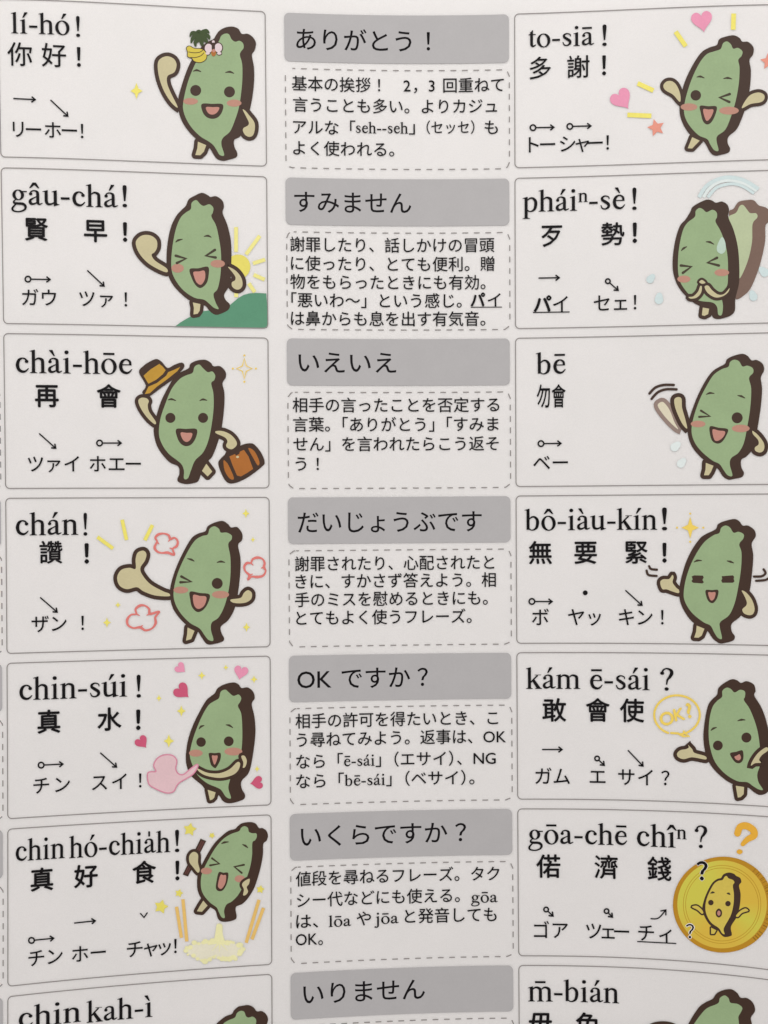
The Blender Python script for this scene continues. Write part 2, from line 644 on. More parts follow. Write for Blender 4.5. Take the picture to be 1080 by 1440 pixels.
def chars(mb, lst, cy, em, off=0.0, wx=1.0, mat=None, layer=3):
    """single characters centred (by their ink) at given x; cy is the em centre at the first one"""
    pen = Pen(lst[0][1], cy + 0.38 * em)
    for ch, cx in lst:
        vs, fs = glyph(ch)
        xs = [p[0] for p in vs]
        mid = (min(xs) + max(xs)) / 2
        for dx, dy in strike(off + 0.006):
            mb.mesh([pen.at(cx - lst[0][1] + (x - mid + dx) * em * wx, (y + dy) * em) for x, y in vs], fs, mat or M['black'], layer)

def word(mb, text, x0, x1, base, em=None, layer=3):
    items = lay('{' + text + '}')
    lo, hi = extent(items)
    kx = (x1 - x0) / (hi - lo)
    for d in (-0.25, 0.25):
        draw_items(mb, items, Pen(x0 + d, base), lo, kx, (em / 1.04) if em else kx, M['black'], layer)

def arrow(mb, x0, y0, x1, y1, ring=0.0, w=1.9, head=5.2):
    m = M['black']
    a = math.atan2(y1 - y0, x1 - x0)
    sx, sy = x0, y0
    if ring:
        mb.ring(x0, y0, ring, ring, 2.2, m, 3, 24)
        sx, sy = x0 + ring * math.cos(a), y0 + ring * math.sin(a)
    mb.stroke([(sx, sy), (x1, y1)], w, m, 3)
    h = [(x1 + head * math.cos(a + s * 2.45), y1 + head * math.sin(a + s * 2.45)) for s in (-1, 1)]
    mb.stroke([h[0], (x1 + 0.6 * math.cos(a), y1 + 0.6 * math.sin(a)), h[1]], 2.2, m, 3, smooth=False)

# ------------------------------------------------------------------ setting
tb = bmesh.new()
bmesh.ops.create_cube(tb, size=1.0)
for v in tb.verts:
    v.co = Vector((v.co.x * 1.4, v.co.y * 1.4, v.co.z * 0.03 - 0.019))
tme = bpy.data.meshes.new('tabletop')
tb.to_mesh(tme)
tb.free()
tme.materials.append(table_material())
table = bpy.data.objects.new('tabletop', tme)
COL.objects.link(table)
table['kind'] = 'structure'

folder = bpy.data.objects.new('clear_folder', None)
COL.objects.link(folder)
folder['label'] = 'clear plastic folder printed with bilingual phrase boxes and green cartoon beans'
folder['category'] = 'folder'
ORG[folder.name] = Vector((0, 0, 0))

def leaf(name, h, mat, thick, label):
    bm = bmesh.new()
    nx, ny = 100, 12
    X0, X1, Y0, Y1 = -345, 1190, -120, 1570
    top, bot = [], []
    for i in range(nx + 1):
        px = X0 + (X1 - X0) * i / nx
        top.append([bm.verts.new(to3d(px, Y0 + (Y1 - Y0) * j / ny, h)) for j in range(ny + 1)])
        bot.append([bm.verts.new(to3d(px, Y0 + (Y1 - Y0) * j / ny, h - thick)) for j in range(ny + 1)] if thick else None)
    for i in range(nx):
        for j in range(ny):
            bm.faces.new((top[i][j], top[i][j + 1], top[i + 1][j + 1], top[i + 1][j]))
            if thick:
                bm.faces.new((bot[i][j], bot[i + 1][j], bot[i + 1][j + 1], bot[i][j + 1]))
    if thick:
        for i in range(nx):
            bm.faces.new((top[i][0], top[i + 1][0], bot[i + 1][0], bot[i][0]))
            bm.faces.new((top[i][ny], bot[i][ny], bot[i + 1][ny], top[i + 1][ny]))
        for j in range(ny):
            bm.faces.new((top[0][j], bot[0][j], bot[0][j + 1], top[0][j + 1]))
            bm.faces.new((top[nx][j], top[nx][j + 1], bot[nx][j + 1], bot[nx][j]))
    for f in bm.faces:
        f.smooth = True
    me = bpy.data.meshes.new(name)
    bm.to_mesh(me)
    bm.free()
    me.materials.append(mat)
    ob = bpy.data.objects.new(name, me)
    COL.objects.link(ob)
    ob.parent = folder
    ob['label'] = label
    ORG[name] = Vector((0, 0, 0))
    return ob

leaf('back_leaf', 0.0, white_leaf_material(), 0.0015, 'milky white back leaf of the folder')
leaf('front_film', FILM, film_material(), 0, 'transparent glossy front film of the folder')

# ------------------------------------------------------------------ printed frames
T = [19.7, 250.5, 475.3, 697, 917.3, 1137, 1357.2, 1577]
B = [235.7, 461.7, 683.8, 904.2, 1123.3, 1343.6, 1564]
HB = [87.7, 316.4, 540.8, 761.9, 981.8, 1201.6, 1421.8]
NT = [97.6, 326.4, 550.5, 771.5, 991.0, 1211.0, 1431.3]

def rounded(u0, v0, u1, v1, r, per=9.0):
    """outline of a rounded box in layout space, densely sampled"""
    pts = []
    def run(a, b):
        L = math.hypot(b[0] - a[0], b[1] - a[1])
        n = max(1, int(L / per))
        for i in range(n):
            pts.append((a[0] + (b[0] - a[0]) * i / n, a[1] + (b[1] - a[1]) * i / n))
    def arc(cx, cy, a0):
        for i in range(6):
            a = a0 + math.pi / 2 * i / 6
            pts.append((cx + r * math.cos(a), cy + r * math.sin(a)))
    run((u0 + r, v0), (u1 - r, v0)); arc(u1 - r, v0 + r, -math.pi / 2)
    run((u1, v0 + r), (u1, v1 - r)); arc(u1 - r, v1 - r, 0)
    run((u1 - r, v1), (u0 + r, v1)); arc(u0 + r, v1 - r, math.pi / 2)
    run((u0, v1 - r), (u0, v0 + r)); arc(u0 + r, v0 + r, math.pi)
    return pts

def frame(u0, v0, u1, v1, label, r=6):
    mb = MB()
    p = [warp(*q) for q in rounded(u0, v0, u1, v1, r)]
    mb.stroke(p, 1.28, M['line'], 1, closed=True, smooth=False)
    return mb.build('phrase_box', folder, label=label)

def bar(u0, v0, u1, v1, label=None):
    mb = MB()
    mb.poly([warp(*q) for q in rounded(u0, v0, u1, v1, 7)], M['grey'], 1)
    return mb.build('heading_bar', folder, label=label)

def dashed(u0, v0, u1, v1, label=None, r=9):
    mb = MB()
    out = rounded(u0, v0, u1, v1, r, 1.0)
    # walk along the outline: 7.3 px dash, 7.5 px gap
    acc, on, cur = 3.0, True, []
    prev = out[0]
    for q in out[1:] + out[:1]:
        d = math.hypot(q[0] - prev[0], q[1] - prev[1])
        acc += d
        if on:
            cur.append(q)
        if acc > (7.3 if on else 7.5):
            if on and len(cur) > 1:
                mb.stroke([warp(*c) for c in (cur[::3] + [cur[-1]])], 1.4, M['line'], 1, smooth=False, caps=False)
            on = not on
            cur = [q]
            acc = 0
        prev = q
    return mb.build('note_box', folder, label=label)

LEFT, RIGHT, HEAD, NOTE = [], [], [], []
lname = ['lí-hó', 'gâu-chá', 'chài-hōe', 'chán', 'chin-súi', "chin hó-chia̍h", 'chin kah-ì']
rname = ['to-siā', 'pháiⁿ-sè', 'bē', 'bô-iàu-kín', 'kám ē-sái', 'gōa-chē chîⁿ', 'm̄-bián']
hname = ['ありがとう', 'すみません', 'いえいえ', 'だいじょうぶです', 'OKですか', 'いくらですか', 'いりません']
for k in range(7):
    LEFT.append(frame(8, T[k], 378.5, B[k], 'grey outlined phrase box headed ' + lname[k]))
    HEAD.append(bar(405, T[k] + 0.2, 717.5, HB[k], 'grey heading bar reading ' + hname[k]))
    NOTE.append(dashed(405.8, NT[k], 718, B[k] + 1, 'dashed note box under the heading ' + hname[k]))
    RIGHT.append(frame(725.6, T[k], 1098, B[k], 'grey outlined phrase box headed ' + rname[k]))
for k in range(3, 7):                    # the next column, just cut by the left edge of the photo
    bar(-314, T[k], 0.9, HB[k], 'grey heading bar cut off at the left edge')
for k in range(2, 7):
    dashed(-313, NT[k], 1.4, B[k] + 1, 'dashed note box cut off at the left edge')

# ------------------------------------------------------------------ headings and notes
heads = [('ありがとう！', 416.7, 602.7, 54.5), ('すみません', 414, 577.3, 283.3), ('いえいえ', 420, 556.7, 509.3),
         ('だいじょうぶです', 419, 677.3, 734.5), ('OK ですか？', 418.3, 601.7, 955), ('いくらですか？', 423.3, 655.5, 1176.5), ('いりません', 426.7, 597.3, 1398.3)]
for k, (s, x0, x1, cy) in enumerate(heads):
    mb = MB()
    text_line(mb, s, x0, x1, cy, 33.5 if k else 34, off=0.0)
    mb.build('heading_text', HEAD[k], cuts=40)

def N(X):
    return 380 + X / 3.0
notes = [
    [[('基本の挨拶！　2，3 回重ねて', 92, 978, 116.8)], [('言うことも多い。よりカジュ', 97, 950, 146.5)],
     [('アルな「', 97, 357, 178), ('{seh--seh}', 362, 580, 178.4), ('」', 586, 610, 178.6), ('（セッセ）', 660, 860, 179, 20), ('も', 905, 960, 179)], [('よく使われる。', 97, 520, 207.5)]],
    [[('謝罪したり、話しかけの冒頭', 85, 942, 343)], [('に使ったり、とても便利。贈', 88, 942, 369.7)], [('物をもらったときにも有効。', 85, 905, 395.7)],
     [('「悪いわ〜」という感じ。', 90, 805, 421.5), ('パ', 847, 905, 421.7, 22.6, 0.025), ('イ', 918, 972, 421.7)], [('は鼻からも息を出す有気音。', 88, 905, 447.3)]],
    [[('相手の言ったことを否定する', 95, 965, 569.3)], [('言葉。「ありがとう」「すみま', 97, 962, 596.7)], [('せん」を言われたらこう返そ', 98, 963, 624.3)], [('う！', 107, 205, 652.3)]],
    [[('謝罪されたり、心配されたと', 105, 945, 793)], [('きに、すかさず答えよう。相', 107, 952, 817.8)], [('手のミスを慰めるときにも。', 105, 918, 843.5)], [('とてもよく使うフレーズ。', 110, 850, 869.3)]],
    [[('相手の許可を得たいとき、こ', 107, 962, 1014.3)], [('う尋ねてみよう。返事は、OK', 112, 995, 1040.7)], [('なら「{ē-sái}」（エサイ）、NG', 110, 952, 1071.3)], [('なら「{bē-sái}」（ベサイ）。', 110, 862, 1099)]],
    [[('値段を尋ねるフレーズ。タク', 108, 967, 1236.5)], [('シー代などにも使える。', 113, 800, 1266.5), ('{gōa}', 848, 960, 1260.8)],
     [('は、', 110, 202, 1296), ('{lōa}', 247, 342, 1295), ('や', 365, 425, 1292), ('{jōa}', 440, 542, 1291), ('と発音しても', 568, 955, 1288.5)], [('OK。', 108, 222, 1321)]],
]
for k, lines in enumerate(notes):
    for segs in lines:
        mb = MB()
        for sg in segs:
            s, X0, X1, cy = sg[:4]
            em = sg[4] if len(sg) > 4 else 22.6
            off = sg[5] if len(sg) > 5 else 0.0
            text_line(mb, s, N(X0), N(X1), cy, em, off=off)
        mb.build('note_text', NOTE[k], cuts=40)
mb = MB()
mb.stroke([(662, 432), (706, 431.8)], 1.2, M['black'], 3, caps=False)
mb.build('underline', NOTE[1])

# ------------------------------------------------------------------ phrase boxes: words, characters, readings, tone arrows
def headword(box, *args):
    mb = MB()
    for a in args:
        word(mb, *a)
    mb.build('headword_text', box, cuts=40)
def han(box, lst, cy, em, off, marks=()):
    mb = MB()
    chars(mb, lst, cy, em, off)
    for (ch, cx, y, e, o) in marks:
        chars(mb, [(ch, cx)], y, e, o)
    mb.build('character_text', box, cuts=40)
def kana(box, *runs):
    mb = MB()
    for lst, cy in runs:
        chars(mb, lst, cy, 26.5, 0.0)
    mb.build('reading_text', box, cuts=40)
def tones(box, *arr):
    for a in arr:
        mb = MB()
        arrow(mb, *a)
        mb.build('tone_arrow', box)
O = 3.9
KB = 0.014
headword(LEFT[0], ('lí-hó', 16, 96.5, 46.7), ('!', 107.3, 112.4, 51.3, 43))
han(LEFT[0], [('你', 28), ('好', 75.3)], 76, 36, 0.0, [('！', 111, 79.8, 36, 0.006)])
kana(LEFT[0], ([('リ', 25.7), ('ー', 47), ('ホ', 74), ('ー', 97), ('！', 114.7)], 181.3))
tones(LEFT[0], (19.5, 138.5, 49, 140), (71.5, 141, 95, 163))

headword(LEFT[1], ('gâu-chá', 16, 165, 288), ('!', 172.5, 178.5, 290.8, 45.5))
han(LEFT[1], [('賢', 51.3), ('早', 134)], 322, 34.5, KB, [('！', 176, 326, 34.5, 0.02)])
kana(LEFT[1], ([('ガ', 42.5), ('ウ', 69), ('ツ', 122), ('ァ', 149.6), ('！', 176.5)], 418))
tones(LEFT[1], (39.3, 392.5, 70, 393, O), (123.3, 380.7, 146, 402))

headword(LEFT[2], ('chài-hōe', 22.5, 185.5, 524.4))
han(LEFT[2], [('再', 66), ('會', 153)], 556, 35, KB)
kana(LEFT[2], ([('ツ', 50), ('ァ', 76), ('イ', 101), ('ホ', 137.5), ('エ', 164), ('ー', 187.5)], 652))
tones(LEFT[2], (55.5, 610, 78, 630), (140, 623, 170, 623, O))

headword(LEFT[3], ('chán', 22.5, 110, 753), ('!', 117.6, 122.6, 752.8, 47))
han(LEFT[3], [('讚', 71.7)], 776.5, 34, KB - 0.006, [('！', 122, 778, 36, 0.02)])
kana(LEFT[3], ([('ザ', 56.5), ('ン', 83.3), ('！', 116.3)], 877.2))
tones(LEFT[3], (57, 840.5, 80, 860.5))

headword(LEFT[4], ('chin-súi', 27.5, 178.8, 985), ('!', 192.2, 198, 980.6, 47))
han(LEFT[4], [('真', 68.8), ('水', 154)], 1014.6, 35, KB, [('！', 194.5, 1012, 36, 0.02)])
kana(LEFT[4], ([('チ', 58), ('ン', 88), ('ス', 140), ('イ', 168), ('！', 197.3)], 1104.5))
tones(LEFT[4], (57.8, 1076, 88, 1074.5, O), (141.5, 1059, 163.5, 1078.5))

headword(LEFT[5], ('chin', 22.3, 91, 1211.5, 46), ('hó-chiȧh', 97.5, 239.5, 1207, 46), ('!', 246.2, 252, 1198, 46))
han(LEFT[5], [('真', 59), ('好', 120.8), ('食', 202.8)], 1236.5, 34.5, KB, [('！', 249.5, 1224, 35, 0.015)])
kana(LEFT[5], ([('チ', 51), ('ン', 77.5), ('ホ', 112.5), ('ー', 138)], 1347), ([('チ', 189.5), ('ャ', 212), ('ッ', 231.5), ('！', 246.7)], 1334.5))
tones(LEFT[5], (44.3, 1322.5, 75, 1319.5, O), (105, 1298, 133.5, 1295))
mb = MB()
mb.stroke([(197.8, 1284.8), (202.5, 1290.3), (207, 1283.8)], 1.9, M['black'], 3, smooth=False)
mb.build('tone_mark', LEFT[5])

headword(LEFT[6], ('chin', 26.5, 113.5, 1446.3, 46), ('kah-ì', 122, 214, 1438.5, 45.5))

headword(RIGHT[0], ('to-siā', 743.3, 834.8, 66.8), ('!', 847.2, 853, 64.2, 44))
han(RIGHT[0], [('多', 759.8), ('謝', 813)], 95.5, 34, 0.002, [('！', 849.5, 91.5, 36, 0.008)])
kana(RIGHT[0], ([('ト', 750.6), ('ー', 770), ('シ', 798), ('ャ', 818.5), ('ー', 836.5), ('！', 854)], 203.3))
tones(RIGHT[0], (749.5, 179.5, 778.5, 179, O), (801.3, 177.7, 830.5, 177, O))

headword(RIGHT[1], ('pháiⁿ-sè', 735, 878.4, 298), ('!', 889.3, 895, 294.8, 46))
han(RIGHT[1], [('歹', 776), ('勢', 861.5)], 331, 34, KB - 0.004, [('！', 892.7, 327, 36, 0.018)])
mb = MB()
chars(mb, [('パ', 763)], 427.5, 26.5, 0.026)
chars(mb, [('イ', 788.2), ('セ', 846), ('ェ', 872.4), ('！', 892.8)], 427.2, 26.5)
mb.stroke([(749.5, 439.3), (801, 438.6)], 1.5, M['black'], 3, caps=False)
mb.build('reading_text', RIGHT[1], cuts=40)
tones(RIGHT[1], (758, 391, 786, 390.5), (854.8, 395.4, 869, 408, 3.2))

headword(RIGHT[2], ('bē', 753.8, 795.3, 526.3))
mb = MB()
chars(mb, [('勿', 764.2), ('會', 785.7)], 557, 35, 0.006, 0.58)
mb.build('character_text', RIGHT[2], cuts=40)
kana(RIGHT[2], ([('ベ', 761.7), ('ー', 788)], 650.5))
tones(RIGHT[2], (760.8, 623.8, 788.5, 623.5, O))

headword(RIGHT[3], ('bô-iàu-kín', 738, 924, 746), ('!', 931, 938, 745.3, 47))
han(RIGHT[3], [('無', 760), ('要', 823.6), ('緊', 895)], 777, 34.5, KB - 0.003, [('！', 934.5, 777, 35, 0.02)])
kana(RIGHT[3], ([('ボ', 760), ('ヤ', 810.3), ('ッ', 836.3), ('キ', 881), ('ン', 907.3), ('！', 931.5)], 867.7))
tones(RIGHT[3], (748, 845.8, 776, 846, O), (880, 830.5, 902.5, 851))
mb = MB()
mb.ell(823, 833.6, 3.4, 3.4, M['black'], 3)
mb.build('tone_mark', RIGHT[3])

headword(RIGHT[4], ('kám', 740, 816, 968.8), ('ē-sái', 830, 913.6, 969.8), ('?', 928.7, 947, 970.7, 47))
han(RIGHT[4], [('敢', 779.5), ('會', 840.8), ('使', 889)], 998.2, 35, KB - 0.003)
kana(RIGHT[4], ([('ガ', 764.3), ('ム', 790), ('エ', 840.5), ('サ', 881), ('イ', 908), ('？', 936)], 1091.3))
tones(RIGHT[4], (763, 1054, 790, 1054), (839.7, 1066.6, 849.5, 1076, 3.2), (883.5, 1055.5, 904, 1077))

headword(RIGHT[5], ('gōa-chē', 743, 882, 1187), ('chîⁿ', 896, 965.7, 1190), ('?', 977.3, 994.5, 1191.8, 47))
han(RIGHT[5], [('偌', 771.2), ('濟', 852.7), ('錢', 927.5)], 1218, 35, KB - 0.004, [])
mb = MB()
chars(mb, [('？', 987.3)], 1224.5, 34, 0.04, mat=M['white'], layer=2)
chars(mb, [('？', 987.3)], 1224.5, 34, 0.018, layer=3)
mb.build('character_text', RIGHT[5], cuts=40)
mb = MB()
chars(mb, [('？', 970.4)], 1309.4, 26.5, 0.04, mat=M['white'], layer=2)
chars(mb, [('？', 970.4)], 1309.4, 26.5, 0.0, layer=3)
mb.build('reading_text', RIGHT[5], cuts=40)
kana(RIGHT[5], ([('ゴ', 761.6), ('ア', 788), ('ツ', 835), ('ェ', 855.3), ('ー', 874.3), ('チ', 908.8), ('ィ', 936)], 1307.8))
mb = MB()
mb.stroke([(896, 1324), (951, 1326.8)], 1.6, M['black'], 3, caps=False)
mb.build('underline', RIGHT[5])
tones(RIGHT[5], (768, 1279, 777.5, 1288, 3.2), (853, 1281.3, 861, 1289.5, 3.2))
mb = MB()
mb.stroke([(915.5, 1292), (926, 1291), (936, 1280)], 1.8, M['black'], 3)
mb.stroke([(929.5, 1281), (936.5, 1279.5), (936.3, 1286.5)], 1.9, M['black'], 3, smooth=False)
mb.build('tone_arrow', RIGHT[5])

headword(RIGHT[6], ('ṁ-bián', 742.8, 870.6, 1408.3, 46))
han(RIGHT[6], [('毋', 760), ('免', 826.5)], 1439.5, 35, KB)

# ------------------------------------------------------------------ cartoon beans
def P(s):
    v = [float(t) for t in s.replace(',', ' ').split()]
    return [(v[i], v[i + 1]) for i in range(0, len(v) - 1, 2)]

class Fig:
    def __init__(self, x0, y0, sc):
        self.x0, self.y0, self.s = x0, y0, sc
    def __call__(self, s):
        return [(self.x0 + x / self.s, self.y0 + y / self.s) for x, y in (P(s) if isinstance(s, str) else s)]
    def pt(self, x, y):
        return (self.x0 + x / self.s, self.y0 + y / self.s)

def bean(F, label, dark, face, mats=('brown', 'green', 'cream'), arms=(), legs=(), base=2):
    """dark outline (the part itself), then limbs and face as sub-parts"""
    mb = MB()
    mb.poly(curve(F(dark), True, 5), M[mats[0]], base)
    ob = mb.build('cartoon_bean', folder, label=label)
    for name, L in (('arm', arms), ('leg', legs)):
        for a in L:
            poly, w = a[0], a[1]
            front = len(a) > 2 and a[2]
            lay0 = base + (8 if front else 1)
            mb = MB()
            p = curve(F(poly), True, 5) if name == 'arm' else F(poly)
            if name == 'leg':
                for i in range(len(p)):
                    mb.stroke([p[i - 1], p[i]], 2 * w, M[mats[0]], lay0, caps=False)
            else:
                mb.stroke(p, 2 * w, M[mats[0]], lay0, closed=True, smooth=False)
            if name == 'leg':
                for q in p:
                    mb.ell(q[0], q[1], w, w, M[mats[0]], lay0, n=20)
            mb.poly(p, M[mats[2]], lay0 + 1)
            mb.build(name, ob)
    mb = MB()
    mb.poly(curve(F(face), True, 5), M[mats[1]], base + 3)
    mb.build('face', ob)
    return ob

def feat(F, ob, eyes=(), wink=(), brows=(), cheeks=(), mouth=None, tongue=None, base=2, we=3.7, brown='brown'):
    for e in eyes:
        mb = MB()
        x, y = F.pt(e[0], e[1])
        mb.ell(x, y, e[2] / F.s, e[2] / F.s, M[brown], base + 6)
        mb.build('eye', ob)
    for s in wink:
        mb = MB()
        mb.stroke(F(s), we, M['brow'], base + 6, smooth=False)
        mb.build('eye', ob, label='eye squeezed shut')
    for s in brows:
        mb = MB()
        p = F(s)
        mb.stroke(p, [0.7, 3.1, 0.8], M['brow'], base + 6, caps=False)
        mb.build('eyebrow', ob)
    for c in cheeks:
        mb = MB()
        x, y = F.pt(c[0], c[1])
        mb.ell(x, y, c[2] / F.s, c[3] / F.s, M['cheek'], base + 5)
        mb.build('cheek', ob)
    if mouth:
        mb = MB()
        mb.poly(curve(F(mouth), True, 4), M[brown], base + 6)
        if tongue:
            mb.poly(curve(F(tongue), True, 4), M['pink'], base + 7)
        mb.build('mouth', ob)

def part(name, label, fn, parent=None, cuts=16.0):
    mb = MB()
    fn(mb)
    return mb.build(name, parent or folder, cuts=cuts, label=label)

def diamond(x, y, rx, ry, mat='yellow', label='small yellow four-pointed sparkle'):
    pts = []
    for i in range(4):
        a = i * math.pi / 2
        pts.append((x + rx * math.cos(a), y + ry * math.sin(a)))
        b = a + math.pi / 4
        pts.append((x + rx * 0.44 * math.cos(b), y + ry * 0.44 * math.sin(b)))
    part('sparkle', label, lambda mb: mb.poly(pts, M[mat], 2))

def heart(x, y, size, tip, mat, label):
    """tip = direction the point looks, degrees (0 right, 90 down)"""
    a = math.radians(tip - 90)
    pts = []
    for i in range(36):
        t = 2 * math.pi * i / 36
        hx = 16 * math.sin(t) ** 3
        hy = -(13 * math.cos(t) - 5 * math.cos(2 * t) - 2 * math.cos(3 * t) - math.cos(4 * t)) - 2
        hx, hy = hx / 17 * size, hy / 15.5 * size
        pts.append((x + hx * math.cos(a) - hy * math.sin(a), y + hx * math.sin(a) + hy * math.cos(a)))
    part('heart', label, lambda mb: mb.poly(pts, M[mat], 2))

def star(x, y, r, rot, mat, label, inner=0.5, n=5):
    pts = []
    for i in range(2 * n):
        a = math.radians(rot) + math.pi * i / n
        q = r if i % 2 == 0 else r * inner
        pts.append((x + q * math.cos(a), y + q * math.sin(a)))
    part('star', label, lambda mb: mb.poly(pts, M[mat], 2))

def dash(name, label, F, s, w, mat, layer=2, caps=False):
    part(name, label, lambda mb: mb.stroke(F(s), w, M[mat], layer, caps=caps, smooth=len(P(s)) > 2))

def drop(x, y, r, up, mat='blue', label='pale blue sweat drop'):
    a = math.radians(up)
    pts = []
    for i in range(24):
        t = 2 * math.pi * i / 24
        q = r * (1 + 0.75 * max(0, math.cos(t)) ** 5)
        pts.append((x + q * math.cos(t + a), y + q * math.sin(t + a)))
    part('sweat_drop', label, lambda mb: mb.poly(pts, M[mat], 2))

# ---- left column, row 1
F = Fig(200, 20, 6)
b = bean(F, 'green bean cartoon with one arm raised and flowers on its head',
    '620,180 650,140 700,112 760,104 810,122 840,165 890,165 935,195 960,245 948,305 926,345 942,440 945,540 935,660 912,790 880,880 835,1020 777,1060 779,1120 800,1165 795,1205 730,1228 680,1237 630,1220 600,1180 570,1132 530,1100 430,1030 350,930 310,830 303,720 330,610 370,490 410,400 470,310 540,240 600,210',
    '648,225 665,185 695,165 730,168 755,212 785,232 820,224 850,245 855,285 830,320 825,350 843,420 845,540 835,660 815,790 780,900 740,990 680,1045 668,1100 692,1188 655,1188 630,1150 600,1105 560,1073 490,1030 420,960 370,880 345,800 350,720 380,590 420,480 465,390 530,330 615,275',
    arms=[('135,400 170,365 220,355 270,380 290,430 270,490 215,520 210,580 240,660 300,785 250,750 190,660 150,560 132,470', 5.4),
          ('848,805 870,815 900,850 945,910 950,970 935,1020 905,1035 870,1020 850,985 855,960 890,940 900,915 880,870', 5.4)],
    legs=[('470,1075 540,1105 520,1160 490,1190 448,1188 465,1130', 5.3)])
feat(F, b, eyes=[(451, 643, 46), (736, 655, 46)], brows=['428,482 460,472 498,486', '700,492 740,486 775,500'], cheeks=[(408, 735, 62, 28), (775, 750, 62, 30)],
     mouth='503,757 590,756 678,760 675,820 640,868 590,882 540,865 508,820', tongue='538,785 595,784 650,787 630,830 592,847 555,832')
def _palm(mb):
    mb.stroke(F('492,215 500,250 512,290'), [3.0, 2.4, 2.0], M['brown'], 9)
    for fr in ('490,205 450,165 420,160 402,190', '490,205 455,185 425,205 412,245', '490,205 470,215 448,240 452,275', '490,205 500,160 540,140 566,160',
               '490,205 530,175 560,190 565,215', '490,205 520,205 540,225 545,245', '488,205 470,160 480,145 500,148', '490,205 500,225 505,250 520,262'):
        mb.stroke(F(fr), [3.4, 6.6, 5.4, 1.4], M['palm'], 10, caps=False)
    q = F.pt(490, 205)
    mb.ell(q[0], q[1], 4.5, 4.5, M['palm'], 11)
part('palm_tree', 'dark green palm tree on the waving bean\'s head', _palm)
def _ban(mb):
    p = curve(F('375,285 400,270 440,290 500,295 540,330 535,380 490,405 440,395 420,370 385,355 385,320'), True, 4)
    mb.stroke(p, 2.0, M['brown'], 10, closed=True, smooth=False)
    mb.poly(p, M['banana'], 11)
    mb.stroke(F('392,318 430,325 480,322 510,305'), 1.0, M['brown'], 12)
    mb.stroke(F('410,365 450,365 495,350 520,325'), 1.0, M['brown'], 12)
part('banana_bunch', 'bunch of yellow bananas on the waving bean\'s head', _ban)
def _orc(mb):
    for (x, y) in ((560, 287), (642, 283)):
        q = F.pt(x, y)
        mb.ell(q[0], q[1], 40 / 6, 46 / 6, M['brown'], 10)
        mb.ell(q[0], q[1], 32 / 6, 38 / 6, M['petal'], 11)
    q = F.pt(600, 232); mb.ell(q[0], q[1], 3, 3.2, M['brown'], 10); mb.ell(q[0], q[1], 1.9, 2, M['petal'], 11)
    for (x, y) in ((552, 330), (650, 330)):
        q = F.pt(x, y); mb.ell(q[0], q[1], 4, 3, M['brown'], 10); mb.ell(q[0], q[1], 3, 1.9, M['petal'], 11)
    q = F.pt(600, 280); mb.ell(q[0], q[1], 2.4, 7, M['brown'], 12)
    q = F.pt(602, 325); mb.ell(q[0], q[1], 3.4, 5, M['orange'], 13)
    q = F.pt(603, 308); mb.ell(q[0], q[1], 2.0, 2.4, M['pink'], 14)
part('orchid', 'white orchid blossom on the waving bean\'s head', _orc)
diamond(191.9, 127.8, 8.5, 11.5)

# ---- left column, row 2
F = Fig(170, 260, 5.143)
mbh = MB()
def _hill(mb):
    p = F('385,1029 430,995 480,965 540,935 600,912 660,906 720,897 790,868 850,817 890,795 930,784 980,781 1051,785 1060,900 1064,1020 1057,1034 1040,1037 700,1033')
    mb.poly(p, M['hill'], 0)
part('hill', 'green hill behind the laughing waving bean', _hill)
def _sun(mb):
    q = F.pt(848, 592)
    mb.ell(q[0], q[1], 17.2, 17.2, M['sun'], 0)
    for s, m in (('833,305 833,485', 'ray'), ('1005,368 905,503', 'ray'), ('1043,540 955,568', 'ray'), ('960,650 1040,685', 'ray'), ('925,712 968,776', 'ray'), ('834,780 834,812', 'ray')):
        mb.stroke(F(s), 5.4, M[m], 0, caps=False)
part('sun', 'yellow sun with rays behind the laughing waving bean', _sun)
b = bean(F, 'laughing green bean cartoon waving in front of a sun and hill',
    '470,150 490,105 530,80 585,57 630,75 648,87 690,82 735,115 745,160 736,203 770,290 795,400 800,520 795,640 790,720 748,790 757,830 788,865 780,900 740,925 690,940 650,920 610,875 560,860 480,825 390,740 340,650 330,560 335,440 360,310 400,225 440,180',
    '505,175 512,130 545,110 575,140 600,152 640,140 668,165 665,200 655,230 690,300 715,420 725,520 720,650 700,750 670,790 685,850 707,897 672,888 640,860 600,830 530,815 450,760 390,680 365,600 370,470 395,330 430,240 470,200',
    arms=[('107,420 130,380 170,362 220,368 258,400 262,450 245,485 222,507 250,550 330,603 332,632 270,610 190,560 130,490', 5.5),
          ('775,592 830,620 870,670 880,720 865,750 835,757 805,735 803,705 825,690 828,665 805,630', 5.3)],
    legs=[('520,850 575,862 570,910 555,932 525,937 528,890', 5)])
feat(F, b, wink=['397,512 470,533 405,565', '680,470 615,513 685,525'], brows=['395,415 415,400 447,393', '600,373 630,368 655,380'], cheeks=[(410, 603, 45, 32), (700, 570, 52, 28)],
     mouth='497,610 560,603 630,592 635,650 620,710 580,745 545,730 515,680', tongue='525,630 565,626 605,622 608,680 580,722 548,705 530,665')

